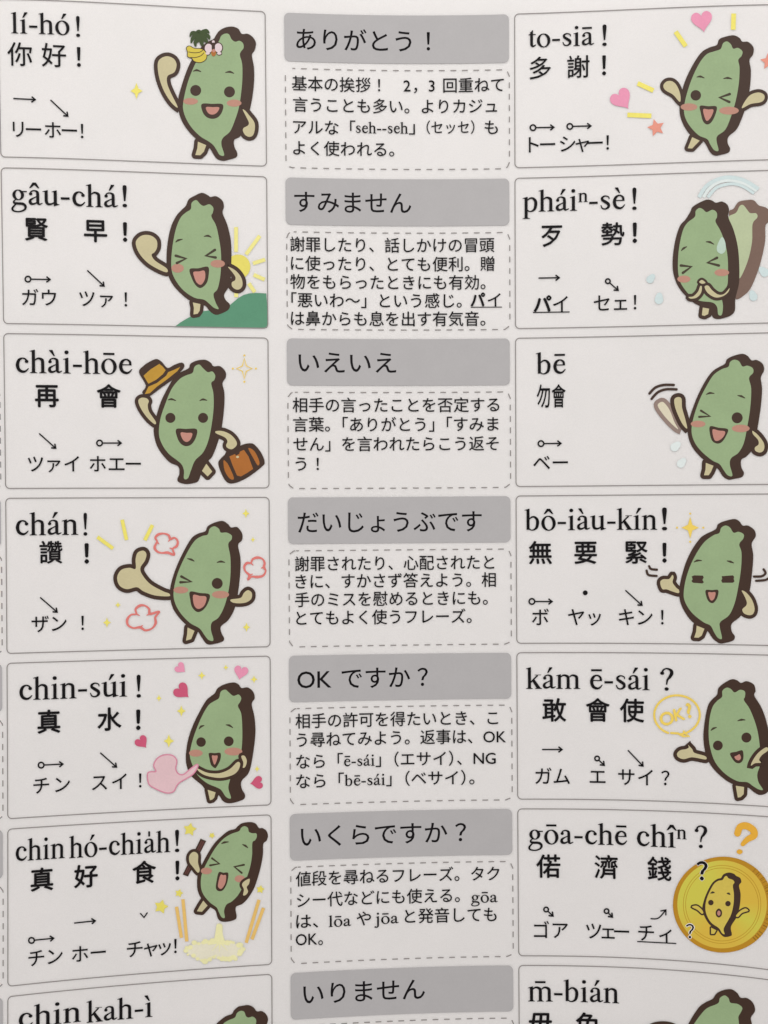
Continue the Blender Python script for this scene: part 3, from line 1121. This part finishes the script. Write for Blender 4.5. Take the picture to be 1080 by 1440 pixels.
# ---- left column, row 3
F = Fig(180, 490, 5.4)
b = bean(F, 'smiling green bean cartoon lifting a hat and holding a bag',
    '460,150 475,115 530,90 590,87 630,110 650,135 700,135 740,175 742,220 718,265 732,340 730,450 712,600 680,720 640,820 610,855 560,940 535,1005 500,1022 440,1030 385,1015 375,990 390,950 380,895 310,860 230,760 198,660 200,580 240,430 290,320 350,220 400,180',
    '490,185 505,140 540,122 570,150 605,180 640,175 662,205 655,240 632,265 648,340 650,450 635,580 610,700 570,790 510,850 480,920 455,985 425,988 425,930 410,885 380,855 310,800 260,730 235,650 245,540 280,430 330,310 390,235 440,205',
    arms=[('78,400 100,375 140,378 158,400 150,430 160,480 210,555 202,575 150,530 100,460', 5.0),
          ('668,628 720,628 780,655 820,700 825,735 790,765 755,755 745,735 755,705 735,675 670,645', 5.0)],
    legs=[('595,875 640,935 605,972 562,930', 5)])
feat(F, b, eyes=[(322, 527, 38), (570, 527, 38)], brows=['302,392 330,385 365,397', '543,397 570,387 602,395'],
     mouth='367,612 440,611 520,612 518,670 485,725 440,742 398,720 372,670', tongue='400,640 445,641 488,645 475,690 445,710 415,690')
def _hat(mb):
    mb.poly(curve(F('83,180 120,130 165,100 215,80 255,100 300,148 350,125 405,107 428,125 415,160 340,235 250,300 160,365 125,352 108,330 135,280'), True, 4), M['brown'], 6)
    mb.poly(F('118,207 170,160 238,117 264,138 286,165 265,195 215,237 155,268'), M['gold'], 7)
    mb.poly(F('155,290 220,262 290,207 305,180 350,162 397,140 375,172 290,240 220,290 165,340 128,346'), M['gold'], 7)
part('hat', 'yellow brimmed hat lifted above the bean with a bag', _hat)
def _bag(mb):
    mb.poly(curve(F('685,870 705,835 735,805 755,770 800,775 860,735 920,720 960,730 1010,790 1038,860 1015,900 900,985 800,1025 745,1010 705,940'), True, 4), M['brown'], 1)
    mb.poly(F('770,820 812,802 820,815 845,800 850,783 880,770 915,820 950,915 905,945 858,972 828,965 795,890'), M['orange'], 2)
    mb.poly(curve(F('725,852 745,862 765,890 805,985 775,990 735,930'), True, 3), M['orange'], 2)
    mb.poly(curve(F('913,757 960,780 998,860 985,888 950,830'), True, 3), M['orange'], 2)
    q = F.pt(832, 824)
    mb.ell(q[0], q[1], 2.1, 1.6, M['cream'], 4)
part('suitcase', 'brown and orange travel bag carried by a bean', _bag)
def _spark(mb, x, y, rx, ry, mat, solid):
    pts = []
    for i in range(4):
        a = i * math.pi / 2
        pts.append((x + rx * math.cos(a), y + ry * math.sin(a)))
        bb = a + math.pi / 4
        pts.append((x + rx * 0.36 * math.cos(bb), y + ry * 0.36 * math.sin(bb)))
    if solid:
        mb.poly(pts, M[mat], 2)
    else:
        mb.stroke(pts, 1.5, M[mat], 2, closed=True, smooth=False)
    for dx, dy in ((0, -1.45), (0, 1.45), (1.55, 0), (-1.55, 0)):
        mb.ell(x + dx * rx * 0.95, y + dy * ry * 0.88, 1.5, 1.5, M[mat], 2, n=12)
part('sparkle', 'hollow amber sparkle with four dots', lambda mb: _spark(mb, 343.6, 518.3, 11, 14.5, 'amber', False))

# ---- left column, row 4
F = Fig(130, 710, 4.32)
b = bean(F, 'winking green bean cartoon giving a big thumbs up',
    '685,160 700,130 740,108 790,97 825,118 842,137 880,135 910,175 908,215 885,245 900,330 895,450 880,560 860,640 825,700 780,740 785,780 800,810 790,830 740,845 695,845 660,800 635,765 560,720 495,640 472,560 475,490 505,390 550,290 600,205 640,175',
    '700,180 712,145 740,130 768,145 780,168 815,168 845,185 845,210 825,240 838,320 838,430 825,530 800,620 765,685 725,715 720,760 735,822 705,820 680,790 650,750 590,715 530,650 497,580 495,510 520,410 570,300 620,220 665,190',
    arms=[('262,330 275,290 310,278 328,300 318,340 292,380 300,420 350,480 430,525 465,538 465,555 380,550 310,525 270,500 210,512 165,490 150,440 175,395 225,382 262,388', 5.4),
          ('840,575 900,565 920,535 945,518 968,535 965,570 935,592 890,598 850,592', 5)],
    legs=[('578,745 620,765 600,815 568,825 575,785', 5)])
feat(F, b, eyes=[(758, 477, 33)], wink=['540,435 600,467 535,470'], brows=['575,326 600,332 620,343', '755,350 780,344 806,350'], cheeks=[(537, 517, 45, 21), (778, 545, 52, 23)],
     mouth='593,527 652,535 712,545 700,600 670,640 635,650 605,620 594,575', tongue='612,548 652,553 692,560 680,610 645,632 618,610')
puffs = (('392,222 382,200 400,180 432,174 462,184 474,206 500,200 518,222 512,250 488,268 496,302 456,290 420,292 392,282 378,258', ('474,206 462,222', '392,222 404,238', '488,268 470,262')),
         ('962,352 974,330 1002,320 1032,328 1046,352 1042,378 1052,402 1036,430 1000,438 968,436 946,452 954,428 930,404 922,376 938,354', ('962,352 976,366', '1042,378 1026,384', '954,428 972,420')),
         ('266,662 262,634 288,612 318,612 344,632 350,662 406,648 382,682 384,718 362,750 322,762 290,744 250,748 216,730 212,696 234,668', ('266,662 286,672', '350,662 330,670', '290,744 304,732')))
for out, hooks in puffs:
    def _pf(mb):
        n = len(P(out))
        mb.stroke(F(out), [2.4 + 1.4 * ((i * 7) % 3) / 2 for i in range(n)], M['red'], 2, closed=True)
        for h in hooks:
            mb.stroke(F(h), [2.6, 1.2], M['red'], 3)
    part('puff_cloud', 'small red outlined puff beside the thumbs-up bean', _pf)
for s in ('180,90 207,213', '30,195 125,265', '365,122 318,215'):
    dash('shine_stroke', 'yellow stroke shining from the raised thumb', F, s, 5.2, 'yellow')
for x, y, rx, ry in ((932, 52, 22, 28), (975, 211, 13, 17), (936, 743, 22, 28), (155, 608, 17, 18), (88, 715, 24, 30)):
    q = F.pt(x, y)
    diamond(q[0], q[1], rx / F.s, ry / F.s)

# ---- left column, row 5
F = Fig(180, 930, 5.4)
b = bean(F, 'blushing green bean cartoon hugging itself and blowing a pink puff',
    '660,240 680,205 730,175 800,160 840,175 862,202 910,198 950,230 962,280 940,325 960,420 968,540 950,700 920,840 862,910 865,970 888,1010 880,1045 820,1070 760,1078 720,1060 692,1020 650,1000 600,990 560,940 480,870 445,790 440,700 460,580 500,470 550,370 595,295 630,265',
    '690,280 705,230 740,215 765,235 800,262 840,252 860,280 850,310 835,340 860,400 868,520 865,640 850,720 800,800 780,880 762,960 782,1038 745,1030 710,980 680,960 600,925 530,865 495,800 470,720 480,640 510,540 560,420 610,335 650,305',
    arms=[('525,812 600,845 690,850 770,820 830,765 852,780 835,830 790,865 700,885 600,870 545,842', 4.2, True), ('860,722 885,718 902,755 892,798 872,808 876,770', 4.2, True)],
    legs=[('605,975 665,995 655,1035 640,1050 622,1055', 4.6)])
feat(F, b, eyes=[(555, 613, 36), (765, 607, 37)], brows=['538,515 555,495 580,487', '742,482 770,487 797,505'], cheeks=[(515, 697, 52, 27), (800, 685, 68, 30)],
     mouth='615,697 660,697 702,697 700,750 670,805 655,808 630,785 618,735', tongue='637,717 658,716 680,717 675,750 658,785 645,760')
def _puff(mb):
    p = curve(F('195,790 220,740 270,712 330,712 365,740 370,775 362,810 378,850 420,860 470,820 522,783 530,800 490,860 400,915 370,945 350,985 310,1000 260,990 170,945 150,900 150,850 175,838 212,835'), True, 4)
    mb.poly(p, M['puff'], 12)
    mb.stroke(p, 1.8, M['puffline'], 13, closed=True, smooth=False)
part('puff_cloud', 'pale pink puff of breath blown by the hugging bean', _puff)
for x, y, s, t, m, l in ((402, 55, 45, 40, 'heart', 'light pink heart above the hugging bean'), (415, 232, 66, 42, 'heart2', 'large deep pink heart above the hugging bean'),
                         (856, 88, 57, 102, 'heart', 'light pink heart pointing down above the hugging bean'), (108, 618, 53, 52, 'heart2', 'deep pink heart below the exclamation mark'),
                         (975, 922, 52, 172, 'heart2', 'deep pink heart lying sideways near the feet')):
    q = F.pt(x, y)
    heart(q[0], q[1], s / F.s, t, m, l)
for x, y, rx, ry in ((743, 47, 19, 21), (560, 108, 28, 31), (235, 280, 20, 27), (957, 137, 27, 28), (405, 377, 34, 42), (310, 605, 40, 50), (980, 817, 20, 23)):
    q = F.pt(x, y)
    diamond(q[0], q[1], rx / F.s, ry / F.s)

# ---- left column, row 6
F = Fig(210, 1150, 6.353)
def _blast(mb):
    path = curve(F('600,1112 690,1110 760,1122 822,1142 826,1192 780,1250 715,1252 650,1272 575,1255 505,1285 425,1265 352,1215 332,1170 390,1128 470,1112 540,1114'), True, 4)
    mb.poly(path, M['blast2'], -1)
    for k in range(0, len(path), 2):
        x, y = path[k]
        rr = random.uniform(1.8, 4.6)
        mb.ell(x + random.uniform(-2, 2), y + random.uniform(-2, 2), rr, rr * 0.85, M['blast'], 0, n=18)
    mb.poly(curve(F('600,960 625,945 652,962 656,1040 680,1105 720,1140 620,1125 520,1135 570,1095 588,1040'), True, 4), M['blast'], 1)
    for q in ('620,1120 560,1190', '630,1125 625,1200', '640,1120 700,1190', '600,1230 520,1255', '650,1235 690,1262'):
        mb.stroke(F(q), [2.4, 0.5], M['blast'], 1, caps=False)
part('blast_cloud', 'pale yellow blast cloud beneath the leaping bean', _blast)
def _chop(mb):
    mb.poly(F('458,186 508,208 345,525 298,507'), M['brown'], 1)
    mb.poly(F('466,202 494,215 340,505 312,500'), M['stick2'], 2)
    mb.stroke(F('478,208 326,505'), 0.8, M['brown'], 3)
part('chopsticks', 'dark red chopsticks held up by the leaping bean', _chop)
b = bean(F, 'leaping green bean cartoon with chopsticks and laughing open mouth',
    '765,100 790,75 830,48 900,38 950,52 980,92 1010,92 1045,115 1060,160 1047,205 1018,235 1015,330 990,460 940,620 880,720 830,770 772,800 780,880 765,910 700,928 640,925 610,895 590,830 540,795 470,730 430,640 430,520 460,440 510,340 580,230 650,160 710,115',
    '800,120 820,90 850,75 880,90 890,125 920,138 955,140 960,170 945,200 920,225 918,330 900,440 860,560 800,680 740,745 690,775 668,830 674,892 645,887 620,840 600,800 540,755 480,680 460,600 470,500 520,390 590,270 660,190 730,145',
    arms=[('355,350 375,315 405,305 435,330 435,400 450,465 432,490 390,440 360,400', 4.1),
          ('845,570 895,545 890,590 870,620 882,660 860,690 838,690 845,640 828,600', 3.6, True)],
    legs=[('482,740 520,785 470,840 425,835 450,790', 4.6)])
feat(F, b, wink=['560,362 625,410 543,425', '845,420 760,438 825,492'], brows=['643,232 670,220 710,215', '830,237 858,250 882,270'], cheeks=[(510, 475, 50, 30), (808, 545, 46, 32)],
     mouth='620,488 662,491 705,495 695,580 660,645 620,655 595,630 600,570', tongue='635,512 660,513 685,515 680,580 650,630 625,630 613,600', we=2.8)
for i, (x, y, r, rot) in enumerate(((362, 105, 62, -80), (560, 158, 29, -60), (265, 674, 39, -75), (105, 795, 66, -75), (992, 640, 39, -80))):
    q = F.pt(x, y)
    star(q[0], q[1], r / F.s, rot, 'sun', 'yellow star near the leaping bean', 0.55)
for s in ('243,795 287,1072', '300,728 335,1105', '980,733 865,1117', '1020,805 917,1087'):
    dash('fry_stick', 'orange yellow stick beside the leaping bean', F, s, 4.7, 'stick')

# ---- left column, row 7 (cut by the lower edge)
F = Fig(270, 1380, 9.818)
b = bean(F, 'green bean cartoon cut off at the bottom left box',
    '330,600 400,530 470,480 550,450 580,400 640,350 710,335 780,328 850,360 895,413 960,410 1020,450 1050,520 1030,600 1005,640 1015,800 1000,1000 600,1040 250,1000 270,740',
    '430,590 500,540 590,500 620,440 670,408 720,420 745,480 780,500 840,488 885,530 880,600 870,640 890,800 870,980 600,1000 360,960 350,720')

# ---- right column, row 1
F = Fig(840, 0, 4.5)
b = bean(F, 'winking green bean cartoon with both arms thrown up',
    '755,285 770,250 800,235 860,223 900,240 917,263 955,265 988,300 985,345 963,380 972,450 965,560 945,660 910,760 880,820 830,865 825,905 840,940 830,965 790,978 745,985 715,965 690,920 665,890 590,855 540,780 520,700 530,600 560,500 610,400 660,330 710,300',
    '780,310 795,275 820,262 845,280 860,308 890,303 918,325 912,355 892,380 900,430 895,530 875,640 845,740 810,820 760,860 755,895 767,952 740,950 715,915 695,880 640,855 580,790 550,720 555,640 590,520 640,410 690,345 740,325',
    arms=[('418,540 440,515 475,515 505,545 525,600 522,645 480,600 430,570', 4.7), ('915,685 935,640 970,600 1020,585 1055,600 1055,630 1030,648 970,658', 4.7)],
    legs=[('600,868 648,890 600,940 572,938', 4.7)])
feat(F, b, eyes=[(623, 603, 33)], wink=['838,595 775,617 835,645'], brows=['628,488 652,484 678,494', '797,498 825,493 853,500'], cheeks=[(580, 677, 53, 23), (833, 700, 62, 25)],
     mouth='650,670 702,672 755,675 745,730 720,775 692,787 668,765 655,715', tongue='670,692 702,693 735,695 720,740 695,765 680,745')
q = F.pt(664, 138); heart(q[0], q[1], 71 / 4.5, 80, 'heart', 'pink heart above the bean with both arms up')
q = F.pt(158, 633); heart(q[0], q[1], 72 / 4.5, 55, 'heart', 'pink heart left of the bean with both arms up')
q = F.pt(372, 808); star(q[0], q[1], 57 / 4.5, -105, 'salmon', 'salmon star left of the bean with both arms up', 0.48)
q = F.pt(1084, 388); star(q[0], q[1], 55 / 4.5, -95, 'salmon', 'salmon star cut off at the right edge', 0.48)
for s in ('495,200 560,293', '863,85 860,188', '255,527 355,573', '190,727 342,733'):
    dash('shine_stroke', 'yellow stroke around the bean with both arms up', F, s, 6.6, 'yellow')

# ---- right column, row 2
F = Fig(900, 240, 6)
def _arc(mb):
    mb.stroke(F('497,225 560,130 660,72 760,56 880,82 1000,155'), 5.2, M['blue'], 1, caps=False)
    mb.stroke(F('535,225 585,150 670,95 770,82 880,108 985,172'), 4.4, M['blue2'], 0, caps=False)
    mb.stroke(F('572,225 640,148 720,118 800,112 880,138 962,192'), 4.2, M['blue'], 1, caps=False)
part('motion_arc', 'pale blue double arc above the bowing bean', _arc)
g = bean(F, 'faded second bean leaning behind the bowing bean',
    '750,352 790,320 830,265 900,248 960,250 1002,292 1060,310 1100,350 1110,420 1060,460 1055,600 1010,800 940,980 880,1050 815,1085 790,1040 780,900 770,500',
    '745,395 810,355 840,300 870,290 905,330 930,358 980,360 990,395 950,450 945,600 910,760 845,905 820,860 800,700 770,500', mats=('brown2', 'green2', 'cream'), base=-2)
b = bean(F, 'shy green bean cartoon with hands pressed together and closed eyes',
    '425,345 440,310 490,275 560,245 605,250 640,270 690,260 735,285 752,330 745,390 790,500 825,640 838,800 835,950 805,1080 800,1180 760,1225 680,1250 630,1248 605,1220 590,1165 500,1140 420,1090 330,990 285,880 275,760 295,600 335,470 385,410',
    '462,390 470,340 500,315 530,325 562,350 610,330 645,350 650,390 637,430 680,510 720,620 740,740 742,880 735,970 690,1050 700,1140 690,1215 660,1213 650,1150 610,1112 500,1097 420,1050 350,960 325,880 320,780 330,650 360,510 400,440',
    arms=[('410,1066 450,1060 490,1020 508,975 522,980 515,1030 480,1070 430,1080', 4.2, True), ('545,980 575,970 610,1010 660,1045 710,1040 755,992 740,1030 690,1063 630,1068 570,1030', 4.2, True),
          ('500,940 522,922 552,945 525,954', 3.2, True)],
    legs=[('530,1155 583,1165 575,1210 545,1225 522,1220', 5)])
feat(F, b, wink=['345,800 432,810 362,862', '650,735 570,775 665,800'], brows=['347,677 368,655 397,640', '555,600 590,603 625,622'], cheeks=[(370, 915, 55, 30), (690, 860, 62, 30)])
part('sweat_drop', 'pale sweat drop on the bowing bean\'s forehead', lambda mb: mb.poly(curve(F('690,560 718,600 722,670 690,702 652,680 652,630'), True, 4), M['sweat'], 9))
for x, y, r, u in ((85, 918, 32, -50), (160, 1090, 36, -85), (1052, 860, 36, -135), (958, 1065, 34, -110)):
    q = F.pt(x, y)
    drop(q[0], q[1], r / 6, u, label='pale blue sweat drop beside the bowing bean')

# ---- right column, row 3
F = Fig(900, 480, 6)
part('motion_stroke', 'brown motion lines above the waved hand', lambda mb: (mb.stroke(F('80,440 130,390 200,368 285,368'), 3.6, M['brown'], 2), mb.stroke(F('98,485 150,430 220,405 308,405'), 3.6, M['brown'], 2)))
def _ghost(mb):
    p = curve(F('150,545 165,518 200,515 250,580 290,680 322,742 260,690 190,610'), True, 5)
    mb.stroke(p, 11.2, M['brown3'], 0, closed=True, smooth=False)
    mb.poly(p, M['cream2'], 1)
part('ghost_arm', 'faded second arm showing the wave of the refusing bean', _ghost)
b = bean(F, 'winking green bean cartoon waving its hand in refusal',
    '715,190 735,150 790,122 865,105 910,125 942,160 985,157 1035,190 1047,245 1020,305 1030,400 1020,550 990,750 985,830 960,900 900,970 855,1000 855,1060 877,1110 860,1145 800,1160 745,1167 700,1140 660,1080 620,1050 520,985 440,890 405,790 410,680 450,550 500,430 560,320 610,255 660,220',
    '745,215 760,175 795,155 835,168 865,212 905,205 950,225 955,265 920,310 938,400 930,560 905,720 875,860 830,940 770,985 758,1040 780,1132 740,1130 705,1085 670,1035 610,1005 520,930 460,850 435,760 450,650 500,500 560,380 620,285 690,235',
    arms=[('290,490 320,470 350,485 355,560 380,650 398,735 360,700 320,620 295,550', 5.6), ('950,755 1000,795 1045,860 1045,915 1015,938 975,925 970,895 1000,870 995,830 955,785', 5.5)],
    legs=[('555,1025 620,1050 600,1100 580,1130 540,1130 553,1080', 5.4)])
feat(F, b, eyes=[(820, 645, 46)], wink=['515,585 590,632 500,637'], brows=['557,449 590,436 628,440', '822,457 855,463 887,480'], cheeks=[(490, 697, 62, 28), (850, 735, 75, 32)],
     mouth='592,717 665,729 742,742 725,800 690,850 650,862 610,840 590,780', tongue='612,745 665,753 718,762 700,810 655,840 625,825', we=3.2)
for x, y, r, u in ((292, 893, 36, -40), (345, 1033, 34, -50)):
    q = F.pt(x, y)
    drop(q[0], q[1], r / 6, u, 'blue2', 'faint sweat drop beside the refusing bean')

# ---- right column, row 4
F = Fig(890, 710, 5.684)
b = bean(F, 'calm green bean cartoon with flat closed eyes spreading its arms',
    '660,195 680,155 730,130 810,113 850,130 878,165 920,165 970,200 982,250 950,310 962,400 955,520 935,680 900,800 860,890 790,950 790,1010 815,1050 800,1085 730,1105 690,1105 640,1070 600,1012 560,985 470,930 400,830 372,740 375,640 410,500 460,380 530,275 580,235',
    '690,225 705,185 740,165 775,180 805,222 845,215 885,235 882,270 850,315 868,380 865,500 845,640 815,780 770,880 700,935 695,980 712,1067 680,1063 650,1020 620,965 560,935 470,860 415,770 407,690 430,570 480,440 560,310 640,245',
    arms=[('218,620 240,595 290,592 315,560 325,580 318,620 345,660 368,680 365,705 310,690 270,675 235,672', 4.9),
          ('870,685 905,700 950,755 972,820 965,865 935,882 890,868 875,835 905,805 910,775 890,725', 4.9)],
    legs=[('510,965 572,990 550,1045 525,1062 490,1060 505,1015', 5)])
feat(F, b, brows=['487,458 515,445 552,445', '750,447 780,454 808,465'], mouth='582,682 632,681 682,682 675,740 650,778 630,785 605,770 588,735', tongue='602,700 631,699 660,700 652,745 630,765 612,745')
for s in ('470,572 490,563 560,565 566,580 556,600 568,618 555,628 480,622 468,608 478,595', '710,570 800,563 809,575 806,592 812,612 800,622 715,622 706,606 714,590'):
    mb = MB()
    mb.poly(F(s), M['brown'], 8)
    mb.build('eye', b, label='flat closed eye drawn as a dark bar')
part('sparkle', 'solid gold sparkle with four dots', lambda mb: _spark(mb, 890 + 458 / 5.684, 710 + 182 / 5.684, 12.5, 15.5, 'amber', True))
for s in ('130,490 145,512 192,518', '110,525 125,560 190,568', '968,573 1030,570 1060,545 1045,515', '985,607 1060,600 1092,580'):
    dash('motion_stroke', 'curved brown motion line beside the calm bean', F, s, 3.3, 'brown', caps=True)

# ---- right column, row 5
F = Fig(900, 940, 6)
b = bean(F, 'green bean cartoon stretching out one hand beside a speech bubble',
    '650,220 660,170 700,130 770,92 820,100 852,122 900,107 960,135 975,190 966,232 1030,340 1080,500 1110,700 1110,950 1080,1040 1020,1068 970,1050 900,1000 770,970 660,890 580,790 545,680 535,560 550,420 575,310 610,260',
    '692,240 695,190 730,162 765,172 798,202 845,180 885,195 885,240 878,270 930,350 985,500 1010,650 1015,800 990,890 1000,960 1037,1022 1000,1020 950,990 905,960 820,950 720,890 640,800 600,700 580,580 585,440 610,330 650,275',
    arms=[('312,720 340,690 390,680 412,665 405,645 440,680 460,712 550,740 555,768 480,755 430,750 370,765 325,750', 5.1),
          ('935,820 955,770 1000,710 1065,665 1082,690 1030,730 1005,770 1020,795 970,800', 4.8, True)],
    legs=[('808,990 878,1000 875,1060 850,1085 825,1090', 5)])
feat(F, b, eyes=[(657, 650, 41), (898, 583, 42)], brows=['597,525 618,507 648,497', '822,443 855,433 890,435'],
     mouth='760,717 812,703 865,692 872,760 850,795 815,797 785,770', tongue='797,745 818,735 840,725 852,755 835,775 810,768')
def _bub(mb):
    A = []
    for i in range(40):
        a = math.radians(105 + 330 * i / 39 + 8)
        A.append(F.pt(312 + 192 * math.cos(a), 392 + 165 * math.sin(a)))
    mb.stroke(A, 3.0, M['amber'], 2)
    mb.stroke(F('262,545 320,548 365,572 415,572 375,545 370,532'), 3.0, M['amber'], 2, smooth=False)
bub = part('speech_bubble', 'yellow outlined speech bubble above the outstretched hand', _bub)
mb = MB()
for ch, x, y, e in (('O', 225, 420, 26), ('K', 330, 385, 24), ('?', 415, 352, 29)):
    vs, fs = glyph(ch)
    xs = [p[0] for p in vs]
    ca, sa = math.cos(0.2), math.sin(0.2)
    q = F.pt(x, y)
    ox = (min(xs) + max(xs)) / 2
    for jx, jy in strike(0.03):
        mb.mesh([(q[0] + (jx + (p[0] - ox) * ca - (p[1] - .36) * sa) * e, q[1] + (jy - (p[0] - ox) * sa - (p[1] - .36) * ca) * e) for p in vs], fs, M['amber'], 3)
mb.build('bubble_text', bub)

# ---- right column, row 6: coin
F = Fig(930, 1150, 6.86)
def _coin(mb):
    q = F.pt(596, 838)
    mb.ell(q[0], q[1], 484 / 6.86, 463 / 6.86, M['rim'], -2, n=90)
    for i in range(26):
        a = math.radians(-48 + 96 * i / 25 + random.uniform(-1.2, 1.2))
        if abs(a) < 0.12:
            continue
        r0, r1 = 0.9, 0.992
        mb.stroke([(q[0] + 484 / 6.86 * r0 * math.cos(a), q[1] + 463 / 6.86 * r0 * math.sin(a)), (q[0] + 484 / 6.86 * r1 * math.cos(a), q[1] + 463 / 6.86 * r1 * math.sin(a))], random.uniform(0.5, 1.5), M['rib'], -1, caps=False)
    q = F.pt(586, 836)
    mb.ell(q[0], q[1], 432 / 6.86, 424 / 6.86, coin_material(q[0], q[1]), 0, n=90)
    mb.ring(q[0], q[1], 374 / 6.86, 376 / 6.86, 0.7, M['coinline'], 1, 80)
    mb.ring(q[0], q[1], 352 / 6.86, 352 / 6.86, 0.7, M['coinline'], 1, 80)
coin = part('coin', 'gold coin stamped with a puzzled bean under an orange question mark', _coin)
b = bean(F, 'puzzled brown outlined bean stamped on the gold coin',
    '575,580 600,545 650,528 700,540 722,560 760,580 772,620 750,655 765,740 755,860 725,960 672,1050 680,1120 670,1140 610,1150 570,1120 540,1080 470,1035 420,960 395,880 410,800 440,720 490,630 540,590',
    '590,600 610,570 630,562 650,585 690,600 705,625 690,655 700,740 695,840 670,940 615,1040 600,1080 610,1122 585,1112 555,1065 480,1010 435,930 425,850 445,760 500,650 545,610', mats=('brown', 'coinbean', 'coinbean'),
    arms=[('295,860 340,848 385,880 405,915 390,925 350,890', 2.1), ('720,945 760,900 810,875 840,895 815,905 775,920 740,955', 2.1)], legs=[('480,1060 530,1085 510,1120 480,1120', 2.1)])
feat(F, b, eyes=[(478, 818, 26), (643, 828, 26)], brows=['473,729 495,720 515,723', '630,728 650,731 665,742'], mouth='555,875 580,893 586,920 578,948 555,962 532,948 524,920 531,893', tongue='555,895 568,905 571,920 567,936 555,945 543,936 539,920 543,905')
def _qm(mb):
    mb.stroke(F('735,150 760,90 820,78 885,118 893,170 830,210 785,255'), [9.5, 9.5, 10, 10, 10, 8, 6], M['quest'], 2)
    q = F.pt(755, 328)
    mb.ell(q[0], q[1], 4.2, 3.4, M['quest'], 2)
part('question_mark', 'thick orange question mark above the coin', _qm)

# ---- right column, row 7 (cut by the lower edge)
F = Fig(880, 1360, 5.4)
b = bean(F, 'green bean cartoon cut off at the bottom right box',
    '470,440 510,370 560,300 610,265 660,240 690,200 740,175 800,168 845,195 872,232 920,235 965,270 982,330 950,385 958,440 958,600 700,640 400,600 420,520',
    '520,430 570,360 620,310 700,275 715,235 750,215 780,235 795,270 850,280 885,310 870,350 855,380 860,440 860,570 700,600 470,570 480,500',
    arms=[('185,470 220,446 280,438 340,446 380,470 400,540 280,560 170,540', 5.0)])

bpy.data.objects.remove(_tob)
bpy.data.curves.remove(_tmp)
